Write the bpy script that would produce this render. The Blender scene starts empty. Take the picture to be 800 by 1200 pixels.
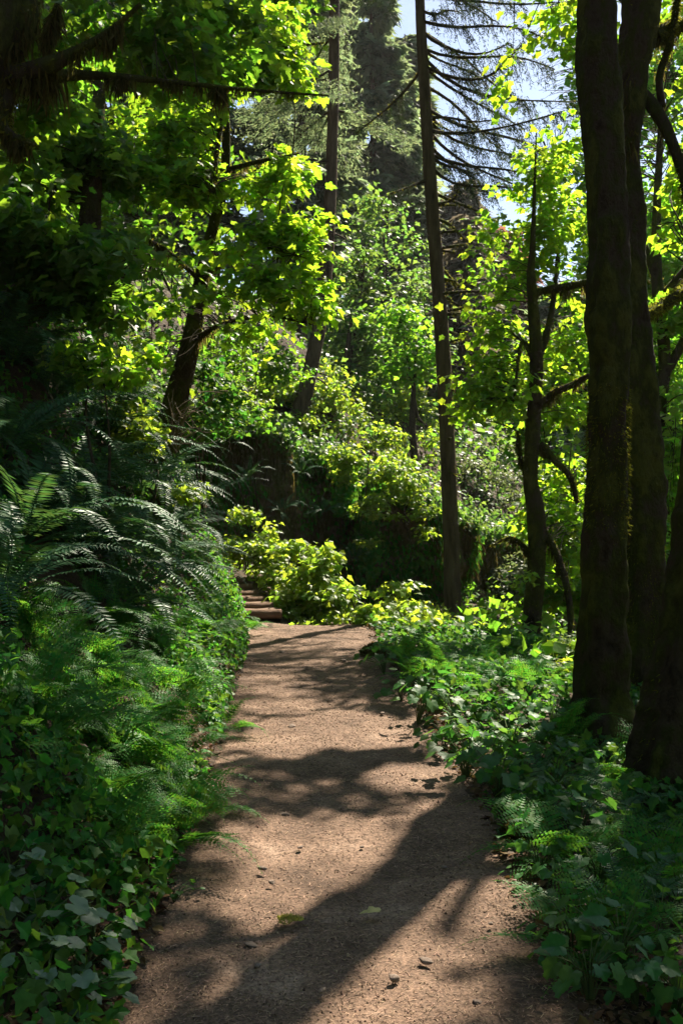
import bpy, math, random
import numpy as np
from mathutils import Vector, Matrix

RNG = np.random.default_rng(7)
random.seed(7)
C = bpy.context.scene.collection
PI = math.pi
FPX = 1167.0            # focal length in photo pixels (35 mm lens on a 36 mm tall frame of 1200)
HZ = 590.0              # photo row of the horizon
EYE = 1.6
HAZE = .0002

# ------------------------------------------------------------------ helpers
def P(px, py, Y):
    return np.array([(px - 400.0) / FPX * Y, Y, EYE - (py - HZ) / FPX * Y])

def unit(v):
    v = np.asarray(v, float)
    return v / np.maximum(np.linalg.norm(v, axis=-1, keepdims=True), 1e-9)

_K = RNG.normal(size=(10, 3)); _K /= np.linalg.norm(_K, axis=1, keepdims=True)
_PH = RNG.uniform(0, 6.28, 10)
def noise(p, f=1.0):
    p = np.asarray(p, float)
    s = 0
    for i in range(10):
        s = s + np.sin(p @ (_K[i] * f * (0.7 + 0.16 * i)) + _PH[i] + 1.3 * np.sin(p @ (_K[(i + 3) % 10] * f * 0.6) + _PH[i - 4]))
    return s / 4.5

def ip(x, pts):
    a = np.array(pts, float)
    return np.interp(x, a[:, 0], a[:, 1])

def sstep(a, b, x):
    t = np.clip((x - a) / (b - a), 0, 1)
    return t * t * (3 - 2 * t)

class Geo:
    def __init__(s): s.v, s.t, s.n = [], [], 0
    def add(s, V, T):
        V = np.asarray(V, float).reshape(-1, 3); T = np.asarray(T, int).reshape(-1, 3)
        if len(V) == 0: return
        s.v.append(V); s.t.append(T + s.n); s.n += len(V)
    def data(s):
        if not s.v: return np.zeros((0, 3)), np.zeros((0, 3), int)
        return np.concatenate(s.v), np.concatenate(s.t)

def make_mesh(name, V, T, mat, smooth=False):
    me = bpy.data.meshes.new(name)
    V = np.ascontiguousarray(V, np.float32); T = np.ascontiguousarray(T, np.int32)
    me.vertices.add(len(V)); me.vertices.foreach_set('co', V.ravel())
    me.loops.add(len(T) * 3); me.loops.foreach_set('vertex_index', T.ravel())
    me.polygons.add(len(T)); me.polygons.foreach_set('loop_start', np.arange(0, len(T) * 3, 3, dtype=np.int32))
    me.polygons.foreach_set('use_smooth', np.full(len(T), smooth, dtype=bool))
    me.update(calc_edges=True)
    if mat: me.materials.append(mat)
    return me

def link(name, me, parent=None, loc=None):
    o = bpy.data.objects.new(name, me); C.objects.link(o)
    if parent is not None: o.parent = parent
    if loc is not None: o.location = [float(c) for c in loc]
    return o

def part(name, geo, mat, parent, smooth=False):
    """geometry in world space -> child of an Empty that has no rotation"""
    V, T = geo.data() if isinstance(geo, Geo) else geo
    if len(V) == 0: return None
    mossy = name in ('moss', 'hanging_moss')
    off = np.array(parent.location) if parent is not None else np.zeros(3)
    o = link(name, make_mesh(name, V - off, T, mat, smooth), parent)
    if mossy: o['kind'] = 'stuff'
    return o

def thing(name, label, cat, loc, group=None):
    o = bpy.data.objects.new(name, None); C.objects.link(o)
    o.location = [float(c) for c in loc]; o.empty_display_size = 0.1
    o['label'] = label; o['category'] = cat
    if group: o['group'] = group
    return o

def tag(o, label, cat, group=None):
    o['label'] = label; o['category'] = cat
    if group: o['group'] = group
    return o

def structure(o): o['kind'] = 'structure'; return o
def stuff(o, label, cat): o['kind'] = 'stuff'; o['label'] = label; o['category'] = cat; return o

# ------------------------------------------------------------------ sun and where it gets through
AZ, EL = math.radians(27), math.radians(48)
SUN = np.array([math.sin(AZ) * math.cos(EL), math.cos(AZ) * math.cos(EL), math.sin(EL)])
# sun flecks on the trail (photo pixels): gaps in the crowns overhead
FLECKS = [(400, 852, 120, 26), (330, 868, 60, 24), (480, 905, 60, 24), (350, 792, 60, 12), (410, 800, 50, 8), (385, 768, 60, 9), (330, 752, 40, 6),
          (345, 1030, 62, 62), (330, 975, 60, 22), (420, 975, 40, 25), (560, 1010, 60, 50), (585, 1060, 50, 30), (500, 1110, 80, 26), (470, 1160, 90, 30), (520, 960, 45, 30),
          (560, 880, 60, 40), (600, 905, 50, 30), (530, 800, 70, 45), (620, 840, 40, 40), (420, 1195, 90, 18), (470, 762, 40, 22)]
# things in full sun (photo pixel, depth, radius of the gap in front of them)
GLADES = [(100, 150, 7, .8), (200, 90, 8, .9), (120, 300, 8.5, .7), (60, 230, 8, .6), (170, 200, 9, .7), (270, 30, 9.5, .8), (200, 300, 9, .6), (230, 150, 9.6, .7),
          (275, 640, 17, 1.2), (300, 620, 17, 1.0), (450, 725, 13.3, 1.0), (500, 745, 13, .9), (580, 590, 24, 2), (470, 540, 20, 2),
          (330, 240, 9.2, .9), (300, 330, 9.0, .8), (350, 360, 9.0, .7), (280, 200, 9.5, .9), (240, 260, 9.5, .6), (330, 130, 9.6, .8), (350, 300, 9, .7),
          (120, 415, 7.6, .28), (180, 535, 9, .45), (100, 55, 6.5, .25), (165, 60, 6.5, .3), (60, 118, 6.2, .2), (180, 90, 6.5, .2), (310, 60, 10, .5),
          (300, 650, 14.5, 1.1), (350, 690, 14, 1.1), (420, 715, 13.5, 1.0), (480, 735, 13, .9),
          (340, 480, 19, 1.6), (450, 520, 20, 2.2), (400, 480, 20, 2.0), (500, 600, 20, 1.6), (580, 620, 24, 2.5),
          (600, 430, 13, 1.6), (640, 330, 13.5, 1.8), (560, 460, 13, 1.0), (650, 560, 13, 1.4), (590, 650, 13, 1.2), (660, 660, 12.5, 1.0), (620, 260, 14, 1.5),
          (520, 780, 10.5, .9), (600, 800, 9.5, .8), (560, 770, 11.5, .9), (640, 760, 11, 0.9)]
_G = [(P(a, b, y), r) for a, b, y, r in GLADES]

ALWAYS = [(P(120, 418, 7.6), .30), (P(180, 530, 8.9), .5), (P(285, 632, 15.9), .45), (P(345, 490, 19), .5)]
def keep_sun(p, whole=False):
    """False where a leaf at p would shade one of the sunlit spots"""
    ok = np.ones(len(p), bool)
    g = p - SUN * ((p[:, 2] - 0.02) / SUN[2])[:, None]
    Yg = np.maximum(g[:, 1], 0.3)
    px = 400 + g[:, 0] / Yg * FPX; py = HZ + (EYE - g[:, 2]) / Yg * FPX
    for cx, cy, rx, ry in FLECKS:
        rx, ry = (rx * .9, ry * .9) if cy < 950 else (rx * 1.02, ry * 1.05)
        ok &= ~((((px - cx) / rx) ** 2 + ((py - cy) / ry) ** 2 < 1) & (g[:, 1] > 0.5) & (p[:, 2] > .9))
    above = np.full(len(p), whole) | ((p[:, 2] - EYE) / np.maximum(p[:, 1], .1) > .50)         # crowns over the frame
    for T, r in _G:
        d = p - T; t = d @ SUN
        ok &= ~((t > 1.3) & above & (np.linalg.norm(d - t[:, None] * SUN, axis=1) < r))
    for T, r in ALWAYS:
        d = p - T; t = d @ SUN
        ok &= ~((t > .7) & (np.linalg.norm(d - t[:, None] * SUN, axis=1) < r))
    return ok

# ------------------------------------------------------------------ terrain
XL = [(-20, -.66), (0, -.66), (3, -.68), (6, -.78), (9, -.94), (11.7, -1.12), (13, -1.3), (14, -1.62), (15.7, -2.4), (18, -3.4), (25, -6), (60, -20)]
XR = [(-20, .78), (0, .78), (3, .74), (6, .70), (9, .53), (11.7, .36), (13, .30), (15, .5), (18, 1.2), (30, 3), (60, 8)]
CL = np.array([(-5.2, 16.0), (-3.2, 17.4), (-2.2, 18.8), (-0.8, 19.8), (0.7, 20.3), (1.9, 20.9), (2.7, 22.4), (3.6, 24.5), (5.2, 27.5), (8, 32), (14, 40)])
CTOP = [(-5.2, 4.6), (-3.2, 3.8), (-2.2, 3.3), (-.8, 2.9), (.7, 2.35), (1.9, 1.6), (2.7, 1.2), (3.6, 1.0), (5.2, .8), (8, 0.6), (14, .6)]
def cliff_sd(x, y):
    """signed distance behind the cliff line (positive = uphill) and x of the nearest point on it"""
    best = np.full(np.shape(x), 1e9); sd = np.zeros(np.shape(x)); nx = np.zeros(np.shape(x))
    for (ax, ay), (bx, by) in zip(CL[:-1], CL[1:]):
        dx, dy = bx - ax, by - ay; L2 = dx * dx + dy * dy
        t = np.clip(((x - ax) * dx + (y - ay) * dy) / L2, 0, 1)
        qx, qy = ax + t * dx, ay + t * dy
        d = np.hypot(x - qx, y - qy)
        s = np.where((x - ax) * (-dy) + (y - ay) * dx > 0, 1, -1)
        m = d < best
        best = np.where(m, d, best); sd = np.where(m, d * s, sd); nx = np.where(m, qx, nx)
    return sd, nx

def H(x, y):
    x = np.asarray(x, float); y = np.asarray(y, float)
    xl, xr = ip(y, XL), ip(y, XR)
    p3 = np.stack([x, y, 0 * x], -1)
    nz = noise(p3, 2.2); nz2 = noise(p3, .7)
    # trail: level to the crest, then up the steps to the left
    z = 0.012 * noise(p3, 1.6) - 0.07 * np.clip(y - 12.6, 0, 6) * (x > -20)
    up = np.clip((y - 13.1) * 0.15, 0, 1.0) * sstep(-0.55, -1.15, x - 0.0 * y)
    z = z + np.where(y > 13, up * 1.5, 0)
    # left bank
    d = np.maximum(xl - x, 0)
    s = ip(y, [(-5, .55), (2.5, .6), (5, .95), (7, 1.2), (10, 2.0), (13, 2.4), (16, 2.6)])
    a = s * d ** 1.08; b = 2.5 + 0.8 * d
    left = np.minimum(a, b) - 0.25 * np.exp(-((a - b) / 0.7) ** 2)
    left = np.maximum(left, 0) + sstep(.1, .8, d) * (0.10 * nz + .12 * nz2)
    z = z + left
    # right verge, then the drop to the ravine
    d = np.maximum(x - xr, 0)
    fall = 0.10 * d + np.where(d > 2.6, (d - 2.6) * 0.62, 0)
    fall = np.where(y < 14, fall, 0.10 * d + np.clip(d - 1.6, 0, 99) * .7)
    fall = np.minimum(fall, 5.5 + 0.02 * d)
    fall = fall - np.clip(d - 22, 0, 80) * 0.5
    z = z - fall + sstep(.1, .6, d) * (0.05 * nz + .05 * nz2)
    # hill behind the cliff
    sd, nx = cliff_sd(x, y)
    top = ip(nx, CTOP)
    hill = top + 0.95 * np.clip(sd - .6, 0, 3.5) + 0.42 * np.clip(sd - 4.1, 0, 15) + .25 * np.clip(sd - 18.6, 0, 80) + 0.25 * nz2
    w = sstep(0.1, 0.75, sd)
    z = np.where(sd > 0, np.maximum(z * (1 - w) + hill * w, np.where(x < -3, z, -99)), z)
    return z

def H1(x, y): return float(H(np.array([x]), np.array([y]))[0])

_ys = np.concatenate([np.arange(2, 14, .04), np.arange(14, 40, .12), np.arange(40, 120, .5)])
def hit(px, py):
    """where the line of sight through a photo pixel meets the terrain"""
    x = (px - 400) / FPX * _ys; z = EYE - (py - HZ) / FPX * _ys
    below = np.nonzero(z < H(x, _ys))[0]
    i = below[0] if len(below) else len(_ys) - 1
    return np.array([x[i], _ys[i], H1(x[i], _ys[i])])

# ------------------------------------------------------------------ materials
def nt(name):
    m = bpy.data.materials.new(name); m.use_nodes = True
    t = m.node_tree; t.nodes.clear()
    out = t.nodes.new('ShaderNodeOutputMaterial')
    return m, t, out
def N(t, kind, **kw):
    n = t.nodes.new(kind)
    for k, v in kw.items():
        if k in n.inputs: n.inputs[k].default_value = v
        else: setattr(n, k, v)
    return n
def L(t, a, b): t.links.new(a, b)
def ramp(t, fac, stops):
    r = t.nodes.new('ShaderNodeValToRGB')
    el = r.color_ramp.elements
    while len(el) < len(stops): el.new(0.5)
    for e, (p, c) in zip(el, stops):
        e.position = p; e.color = (*c, 1)
    L(t, fac, r.inputs['Fac']); return r.outputs['Color']

def leaf_mat(name, col, trans, mix=0.5, gloss=0.10, rough=0.48, var=0.25, hue=0.03):
    m, t, out = nt(name)
    g = N(t, 'ShaderNodeNewGeometry')
    rnd = g.outputs['Random Per Island']
    tcn = N(t, 'ShaderNodeTexCoord'); nz_ = N(t, 'ShaderNodeTexNoise', Scale=26.0, Detail=3.0); L(t, tcn.outputs['Object'], nz_.inputs['Vector'])
    mott = ramp(t, nz_.outputs['Fac'], [(.35, (.62, .66, .6)), (.65, (1.2, 1.15, 1.1))])
    def vary(c):
        h = N(t, 'ShaderNodeHueSaturation'); h.inputs['Color'].default_value = (*c, 1)
        mh = N(t, 'ShaderNodeMapRange'); mh.inputs['To Min'].default_value = .5 - hue; mh.inputs['To Max'].default_value = .5 + hue
        L(t, rnd, mh.inputs['Value']); L(t, mh.outputs[0], h.inputs['Hue'])
        w = N(t, 'ShaderNodeMath', operation='MULTIPLY'); w.inputs[1].default_value = 7.31; L(t, rnd, w.inputs[0])
        f = N(t, 'ShaderNodeMath', operation='FRACT'); L(t, w.outputs[0], f.inputs[0])
        mv = N(t, 'ShaderNodeMapRange'); mv.inputs['To Min'].default_value = 1 - var; mv.inputs['To Max'].default_value = 1 + var
        L(t, f.outputs[0], mv.inputs['Value']); L(t, mv.outputs[0], h.inputs['Value'])
        mo = N(t, 'ShaderNodeMix', data_type='RGBA', blend_type='MULTIPLY'); mo.inputs[0].default_value = .6
        L(t, h.outputs['Color'], mo.inputs[6]); L(t, mott, mo.inputs[7])
        return mo.outputs[2]
    d = N(t, 'ShaderNodeBsdfDiffuse'); L(t, vary(col), d.inputs['Color'])
    tr = N(t, 'ShaderNodeBsdfTranslucent'); L(t, vary(trans), tr.inputs['Color'])
    mx = N(t, 'ShaderNodeMixShader'); mx.inputs[0].default_value = mix
    L(t, d.outputs[0], mx.inputs[1]); L(t, tr.outputs[0], mx.inputs[2])
    gl = N(t, 'ShaderNodeBsdfGlossy'); gl.inputs['Roughness'].default_value = rough; gl.inputs['Color'].default_value = (1, 1, 1, 1)
    lw = N(t, 'ShaderNodeFresnel'); lw.inputs['IOR'].default_value = 1.4
    mm = N(t, 'ShaderNodeMath', operation='MULTIPLY'); mm.inputs[1].default_value = gloss * 6; L(t, lw.outputs[0], mm.inputs[0])
    mc = N(t, 'ShaderNodeMath', operation='MINIMUM'); mc.inputs[1].default_value = gloss * .8; L(t, mm.outputs[0], mc.inputs[0])
    m2 = N(t, 'ShaderNodeMixShader'); L(t, mc.outputs[0], m2.inputs[0]); L(t, mx.outputs[0], m2.inputs[1]); L(t, gl.outputs[0], m2.inputs[2])
    L(t, m2.outputs[0], out.inputs['Surface'])
    return m

def rough_mat(name, layers, bump=.5, scale=6, stretch=(1, 1, 1), rough=.9, bdist=.03, spec=.2, fine=None):
    """noise-mixed colours: layers = ramp stops; fine = (scale, ramp stops, amount)"""
    m, t, out = nt(name)
    tc = N(t, 'ShaderNodeTexCoord'); mp = N(t, 'ShaderNodeMapping'); mp.inputs['Scale'].default_value = stretch
    L(t, tc.outputs['Object'], mp.inputs['Vector'])
    n1 = N(t, 'ShaderNodeTexNoise', Scale=scale, Detail=8.0, Roughness=.65); L(t, mp.outputs[0], n1.inputs['Vector'])
    col = ramp(t, n1.outputs['Fac'], layers)
    if fine:
        n2 = N(t, 'ShaderNodeTexNoise', Scale=fine[0], Detail=6.0, Roughness=.7); L(t, mp.outputs[0], n2.inputs['Vector'])
        c2 = ramp(t, n2.outputs['Fac'], fine[1])
        mx = N(t, 'ShaderNodeMix', data_type='RGBA', blend_type=fine[3] if len(fine) > 3 else 'MULTIPLY'); mx.inputs[0].default_value = fine[2]
        L(t, col, mx.inputs[6]); L(t, c2, mx.inputs[7]); col = mx.outputs[2]
    b = N(t, 'ShaderNodeBsdfPrincipled'); b.inputs['Roughness'].default_value = rough; b.inputs['Specular IOR Level'].default_value = spec
    L(t, col, b.inputs['Base Color'])
    n3 = N(t, 'ShaderNodeTexNoise', Scale=scale * 4, Detail=8.0, Roughness=.7); L(t, mp.outputs[0], n3.inputs['Vector'])
    ad = N(t, 'ShaderNodeMath', operation='ADD'); L(t, n1.outputs['Fac'], ad.inputs[0]); L(t, n3.outputs['Fac'], ad.inputs[1])
    bp = N(t, 'ShaderNodeBump'); bp.inputs['Strength'].default_value = bump; bp.inputs['Distance'].default_value = bdist
    L(t, ad.outputs[0], bp.inputs['Height']); L(t, bp.outputs[0], b.inputs['Normal'])
    L(t, b.outputs[0], out.inputs['Surface'])
    return m

M = {}
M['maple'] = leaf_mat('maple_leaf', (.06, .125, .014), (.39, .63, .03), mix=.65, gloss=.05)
M['maple_shaded'] = leaf_mat('maple_leaf_shaded', (.04, .10, .012), (.22, .42, .025), mix=.58, gloss=.05)  # darker copy of the maple leaf, with shade put into its colours
M['maple_far'] = leaf_mat('distant_maple_leaf', (.06, .14, .016), (.30, .58, .035), mix=.6, gloss=.04)
M['alder'] = leaf_mat('alder_leaf', (.05, .11, .03), (.20, .36, .05), mix=.55, gloss=.06)
M['shrub'] = leaf_mat('shrub_leaf', (.10, .17, .02), (.39, .55, .04), mix=.58, gloss=.05)
M['olive'] = leaf_mat('olive_shrub_leaf', (.08, .11, .045), (.17, .22, .07), mix=.5, gloss=.07)
M['sword'] = leaf_mat('sword_fern_leaf', (.045, .115, .05), (.08, .18, .035), mix=.35, gloss=.045, rough=.42)
M['lady'] = leaf_mat('lady_fern_leaf', (.045, .15, .024), (.15, .38, .03), mix=.48, gloss=.03)
M['herb'] = leaf_mat('herb_leaf', (.035, .11, .022), (.12, .29, .03), mix=.45, gloss=.035)
M['pale'] = leaf_mat('pale_broad_leaf', (.09, .16, .07), (.12, .24, .05), mix=.3, gloss=.07, rough=.55)
M['cover'] = leaf_mat('ground_cover_leaf', (.045, .125, .020), (.13, .29, .025), mix=.45, gloss=.04, var=.4, hue=.045)
M['fir'] = leaf_mat('fir_needle', (.115, .15, .09), (.21, .28, .12), mix=.55, gloss=.04, rough=.5, var=.35)
M['hemlock'] = leaf_mat('hemlock_needle', (.03, .045, .028), (.05, .08, .025), mix=.3, gloss=.04, rough=.5)
M['deadfir'] = leaf_mat('dead_needle', (.26, .13, .08), (.32, .15, .08), mix=.5, gloss=.02, var=.3)
M['greyfir'] = leaf_mat('grey_needle', (.14, .125, .09), (.16, .14, .09), mix=.45, gloss=.02, var=.3)
M['moss'] = leaf_mat('moss', (.07, .08, .014), (.26, .26, .03), mix=.5, gloss=.0, var=.4)
M['hangmoss'] = leaf_mat('hanging_moss', (.06, .055, .018), (.18, .15, .04), mix=.5, gloss=.0, var=.4)
M['litter'] = leaf_mat('wood_litter', (.26, .17, .12), (.05, .03, .02), mix=.05, gloss=.03, rough=.6, var=.75, hue=.02)
M['deadleaf'] = leaf_mat('dry_leaf', (.12, .07, .035), (.10, .06, .02), mix=.3, gloss=.03, var=.5)
M['yellowleaf'] = leaf_mat('yellow_leaf', (.55, .45, .20), (.4, .3, .05), mix=.2, gloss=.03, var=.05)
M['yellowmoss'] = leaf_mat('yellow_moss', (.50, .46, .12), (.4, .36, .06), mix=.3, gloss=.0, var=.3)
M['mossbark'] = rough_mat('mossy_bark', [(.30, (.012, .009, .006)), (.43, (.07, .052, .032)), (.51, (.05, .055, .014)), (.59, (.10, .105, .022)), (.72, (.035, .027, .017))], bump=1, scale=3.4, stretch=(1, 1, .55), bdist=.09, spec=.05)
M['bark'] = rough_mat('conifer_bark', [(.3, (.04, .028, .02)), (.52, (.13, .095, .065)), (.75, (.20, .155, .11))], bump=1, scale=9, stretch=(1, 1, .18), bdist=.05, spec=.05, fine=(1.2, [(.4, (1, 1, 1)), (.65, (.75, .85, .5))], .7))
M['twig'] = rough_mat('twig_bark', [(.3, (.03, .022, .014)), (.7, (.08, .065, .04))], bump=.3, scale=20, spec=.05)
M['drytwig'] = rough_mat('dry_twig', [(.3, (.13, .10, .07)), (.7, (.26, .21, .15))], bump=.3, scale=20, spec=.05)
M['stem'] = rough_mat('green_stem', [(.3, (.04, .07, .02)), (.7, (.08, .10, .03))], bump=.1, scale=20)
M['soil'] = rough_mat('forest_soil', [(.3, (.03, .02, .014)), (.5, (.085, .056, .038)), (.62, (.06, .055, .022)), (.75, (.05, .065, .02))], bump=1, scale=3, bdist=.05, fine=(60, [(.35, (.4, .4, .4)), (.7, (1.3, 1.2, 1.1))], .8))
M['path'] = rough_mat('trail_dirt', [(.28, (.045, .027, .017)), (.42, (.115, .072, .048)), (.56, (.18, .115, .078)), (.74, (.32, .225, .165))], bump=1, scale=2.0, bdist=.018, fine=(75, [(.33, (.25, .23, .22)), (.5, (.8, .8, .8)), (.68, (1.45, 1.4, 1.35))], .9))
M['rock'] = rough_mat('cliff_rock', [(.30, (.06, .04, .022)), (.42, (.22, .15, .09)), (.50, (.13, .15, .035)), (.57, (.27, .19, .11)), (.64, (.14, .17, .04)), (.75, (.40, .30, .19))], bump=1, scale=2.2, stretch=(1, 1, .6), bdist=.25, spec=.1, fine=(14, [(.35, (.45, .45, .45)), (.7, (1.2, 1.2, 1.2))], .8))
M['stone'] = rough_mat('grey_stone', [(.3, (.11, .08, .062)), (.7, (.23, .175, .14))], bump=.6, scale=25, bdist=.01)
M['timber'] = rough_mat('weathered_timber', [(.3, (.07, .042, .028)), (.6, (.18, .115, .08)), (.8, (.25, .17, .12))], bump=.8, scale=10, stretch=(.25, 1, 1), bdist=.02, spec=.1)

# ------------------------------------------------------------------ leaf shapes (x across, y along, z up)
def fan(per, centre, fold=.18, droop=.25):
    V = [(*centre, 0)] + [(a, b, 0) for a, b in per]
    V = np.array(V, float)
    V[:, 2] = fold * np.abs(V[:, 0]) - droop * V[:, 1] ** 2
    n = len(per)
    return V, np.array([(0, 1 + i, 1 + (i + 1) % n) for i in range(n)])
def mirror(right):
    return right + [(-a, b) for a, b in reversed(right) if a > 1e-6]
_mr = [(.14, -.10), (.34, -.06), (.44, .06), (.36, .20), (.56, .34), (.58, .52), (.38, .56), (.25, .58), (.26, .76), (.12, .88)]
T_MAPLE = fan([(0, .0)] + _mr + [(0, 1.0)] + [(-a, b) for a, b in reversed(_mr)], (0, .3))
T_MID = fan([(.0, 0), (.36, -.03), (.36, .2), (.57, .44), (.28, .58), (.17, .8), (0, 1), (-.17, .8), (-.28, .58), (-.57, .44), (-.36, .2), (-.36, -.03)], (0, .35))
T_LOD = (np.array([(0, 0, 0), (.5, .38, .05), (.2, .66, 0), (0, 1, -.15), (-.2, .66, 0), (-.5, .38, .05)], float), np.array([(0, 1, 2), (0, 2, 4), (2, 3, 4), (0, 4, 5)]))
T_OVAL = (np.array([(0, 0, 0), (.30, .30, .07), (.26, .65, .04), (0, 1, -.15), (-.26, .65, .04), (-.30, .30, .07), (0, .5, 0)], float), np.array([(0, 1, 6), (1, 2, 6), (2, 3, 6), (3, 4, 6), (4, 5, 6), (5, 0, 6)]))
T_DIA = (np.array([(0, 0, 0), (.28, .5, .08), (0, 1, -.1), (-.28, .5, .08)], float), np.array([(0, 1, 2), (0, 2, 3)]))
def polar_leaf(lobes, w, base=.27, ser=.05, nser=15, notch=.6, n=45, fold=.16, droop=.25, wave=.02):
    c = np.array([0, .42]); th = np.linspace(-PI, PI, n, endpoint=False)
    r = base + sum(h * np.exp(-((np.abs(th) - a) / w) ** 2) for a, h in lobes)
    r = r * (1 - notch * np.exp(-((np.abs(th) - PI) / .22) ** 2)) * (1 + ser * np.where(np.arange(n) % 3 == 0, 1, -.4))
    out = np.column_stack([r * np.sin(th), c[1] + r * np.cos(th)]); mid = c + (out - c) * .55
    V = np.vstack([[c], mid, out]); V = np.column_stack([V, np.zeros(len(V))])
    ph = np.concatenate([[0], th, th])
    V[:, 2] = fold * np.abs(V[:, 0]) ** .8 - droop * V[:, 1] ** 2 + wave * np.sin(ph * 5) * np.hypot(V[:, 0], V[:, 1] - .42)
    i = np.arange(n); j = (i + 1) % n
    T = np.concatenate([np.stack([0 * i, 1 + i, 1 + j], -1), np.stack([1 + i, 1 + n + i, 1 + n + j], -1), np.stack([1 + i, 1 + n + j, 1 + j], -1)])
    return V, T
T_BROAD = polar_leaf([(0, .26), (1.0, .20), (2.05, .13)], .46, base=.30, ser=.08)
T_PALE = polar_leaf([(0, .16), (1.2, .14), (2.3, .14)], .5, base=.36, ser=.035, notch=.75, fold=.12, droop=.18, wave=.025)
rp = []
for k in range(13):                                                  # round shallow-lobed leaf
    a = -PI / 2 + (k + .0) / 13 * 2 * PI
    r = .5 * (1 + .10 * math.cos(5 * (a - PI / 2))) * (0.45 if k == 0 else 1)
    rp.append((r * math.cos(a) * 1.08, .5 + r * math.sin(a)))
T_ROUND = fan(rp, (0, .42), fold=.22, droop=.18)

def frames(d, n):
    y = unit(d); x = unit(np.cross(y, n)); z = np.cross(x, y)
    return np.stack([x, y, z], -1)                                   # columns
def place(tpl, pos, d, n, s):
    V, T = tpl; k = len(pos)
    if k == 0: return np.zeros((0, 3)), np.zeros((0, 3), int)
    R = frames(d, n)
    W = np.einsum('kij,vj->kvi', R, V) * np.asarray(s)[:, None, None] + pos[:, None, :]
    TT = T[None] + (np.arange(k) * len(V))[:, None, None]
    return W.reshape(-1, 3), TT.reshape(-1, 3)

# ------------------------------------------------------------------ tubes
def smooth_line(pts, per=6):
    p = np.array(pts, float)
    if len(p) < 3: 
        t = np.linspace(0, 1, per + 1)[:, None]; return p[0] * (1 - t) + p[-1] * t
    q = np.vstack([2 * p[0] - p[1], p, 2 * p[-1] - p[-2]])
    out = []
    for i in range(1, len(q) - 2):
        for t in np.linspace(0, 1, per, endpoint=False):
            a, b, c, d = q[i - 1], q[i], q[i + 1], q[i + 2]
            out.append(.5 * (2 * b + (c - a) * t + (2 * a - 5 * b + 4 * c - d) * t * t + (3 * b - a - 3 * c + d) * t ** 3))
    out.append(p[-1]); return np.array(out)

def tube(geo, pts, r, n=8, lump=0.0, lf=3.0, flute=0.0):
    """pts: centre line; r: radius per point; returns nothing, adds to geo"""
    pts = np.asarray(pts, float); r = np.asarray(r, float); m = len(pts)
    tan = unit(np.gradient(pts, axis=0))
    ref = np.array([1.0, 0, 0]) if abs(tan[0, 0]) < .8 else np.array([0, 1.0, 0])
    u = unit(np.cross(tan, ref)); w = np.cross(tan, u)
    a = np.arange(n) / n * 2 * PI
    ring = u[:, None, :] * np.cos(a)[None, :, None] + w[:, None, :] * np.sin(a)[None, :, None]
    rr = r[:, None] * np.ones((1, n))
    if flute: rr = rr * (1 + flute * np.sin(a * 5 + 1)[None] * np.linspace(1, .2, m)[:, None])
    V = pts[:, None, :] + ring * rr[..., None]
    if lump:
        V = V + ring * (r[:, None, None] * lump) * (noise(V, lf) + .5 * noise(V, lf * 2.7) + (.55 * noise(V * [1, 1, .6], lf * 8) + .35 * noise(V * [1, 1, .7], lf * 17) if n > 30 else 0))[..., None]
    V = V.reshape(-1, 3)
    i = np.arange(m - 1)[:, None] * n; j = np.arange(n)[None]; j2 = (j + 1) % n
    A, B, Cc, D = (i + j), (i + j2), (i + n + j2), (i + n + j)
    T = np.concatenate([np.stack([A, B, Cc], -1).reshape(-1, 3), np.stack([A, Cc, D], -1).reshape(-1, 3)])
    cap = len(V); V = np.vstack([V, pts[-1:]])
    T = np.vstack([T, [((m - 1) * n + k, (m - 1) * n + (k + 1) % n, cap) for k in range(n)]])
    geo.add(V, T)

def fuzz(geo, pts, r, count, length, down=.4, out=1.0, under=False, width=.35):
    """moss: short blades standing off a trunk or hanging from a limb"""
    pts = np.asarray(pts, float); r = np.asarray(r, float)
    seg = np.linalg.norm(np.diff(pts, axis=0), axis=1); cum = np.concatenate([[0], np.cumsum(seg)])
    s = RNG.uniform(0, cum[-1], count)
    c = np.stack([np.interp(s, cum, pts[:, k]) for k in range(3)], -1); rad = np.interp(s, cum, r)
    if count > 900:
        kp = noise(c * [1, 1, .7] + RNG.normal(size=c.shape) * .04, 3.2) > -.15; s, c, rad = s[kp], c[kp], rad[kp]; count = len(s)
    tan = unit(np.stack([np.interp(s, cum, np.gradient(pts[:, k], cum)) for k in range(3)], -1))
    d = RNG.normal(size=(count, 3))
    if under: d = d * .5 + np.array([0, 0, -1.0])
    d = unit(d - tan * (d * tan).sum(1, keepdims=True))
    dirv = unit(d * out + RNG.normal(size=(count, 3)) * .35 + np.array([0, 0, -down]))
    ln = length * RNG.uniform(.4, 1.6, count)
    tri = (np.array([(-.5, 0, 0), (.5, 0, 0), (0, 1, 0)], float) * np.array([width, 1, 1]), np.array([(0, 1, 2)]))
    geo.add(*place(tri, c + d * (rad * .96)[:, None], dirv, RNG.normal(size=(count, 3)), ln))

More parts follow.
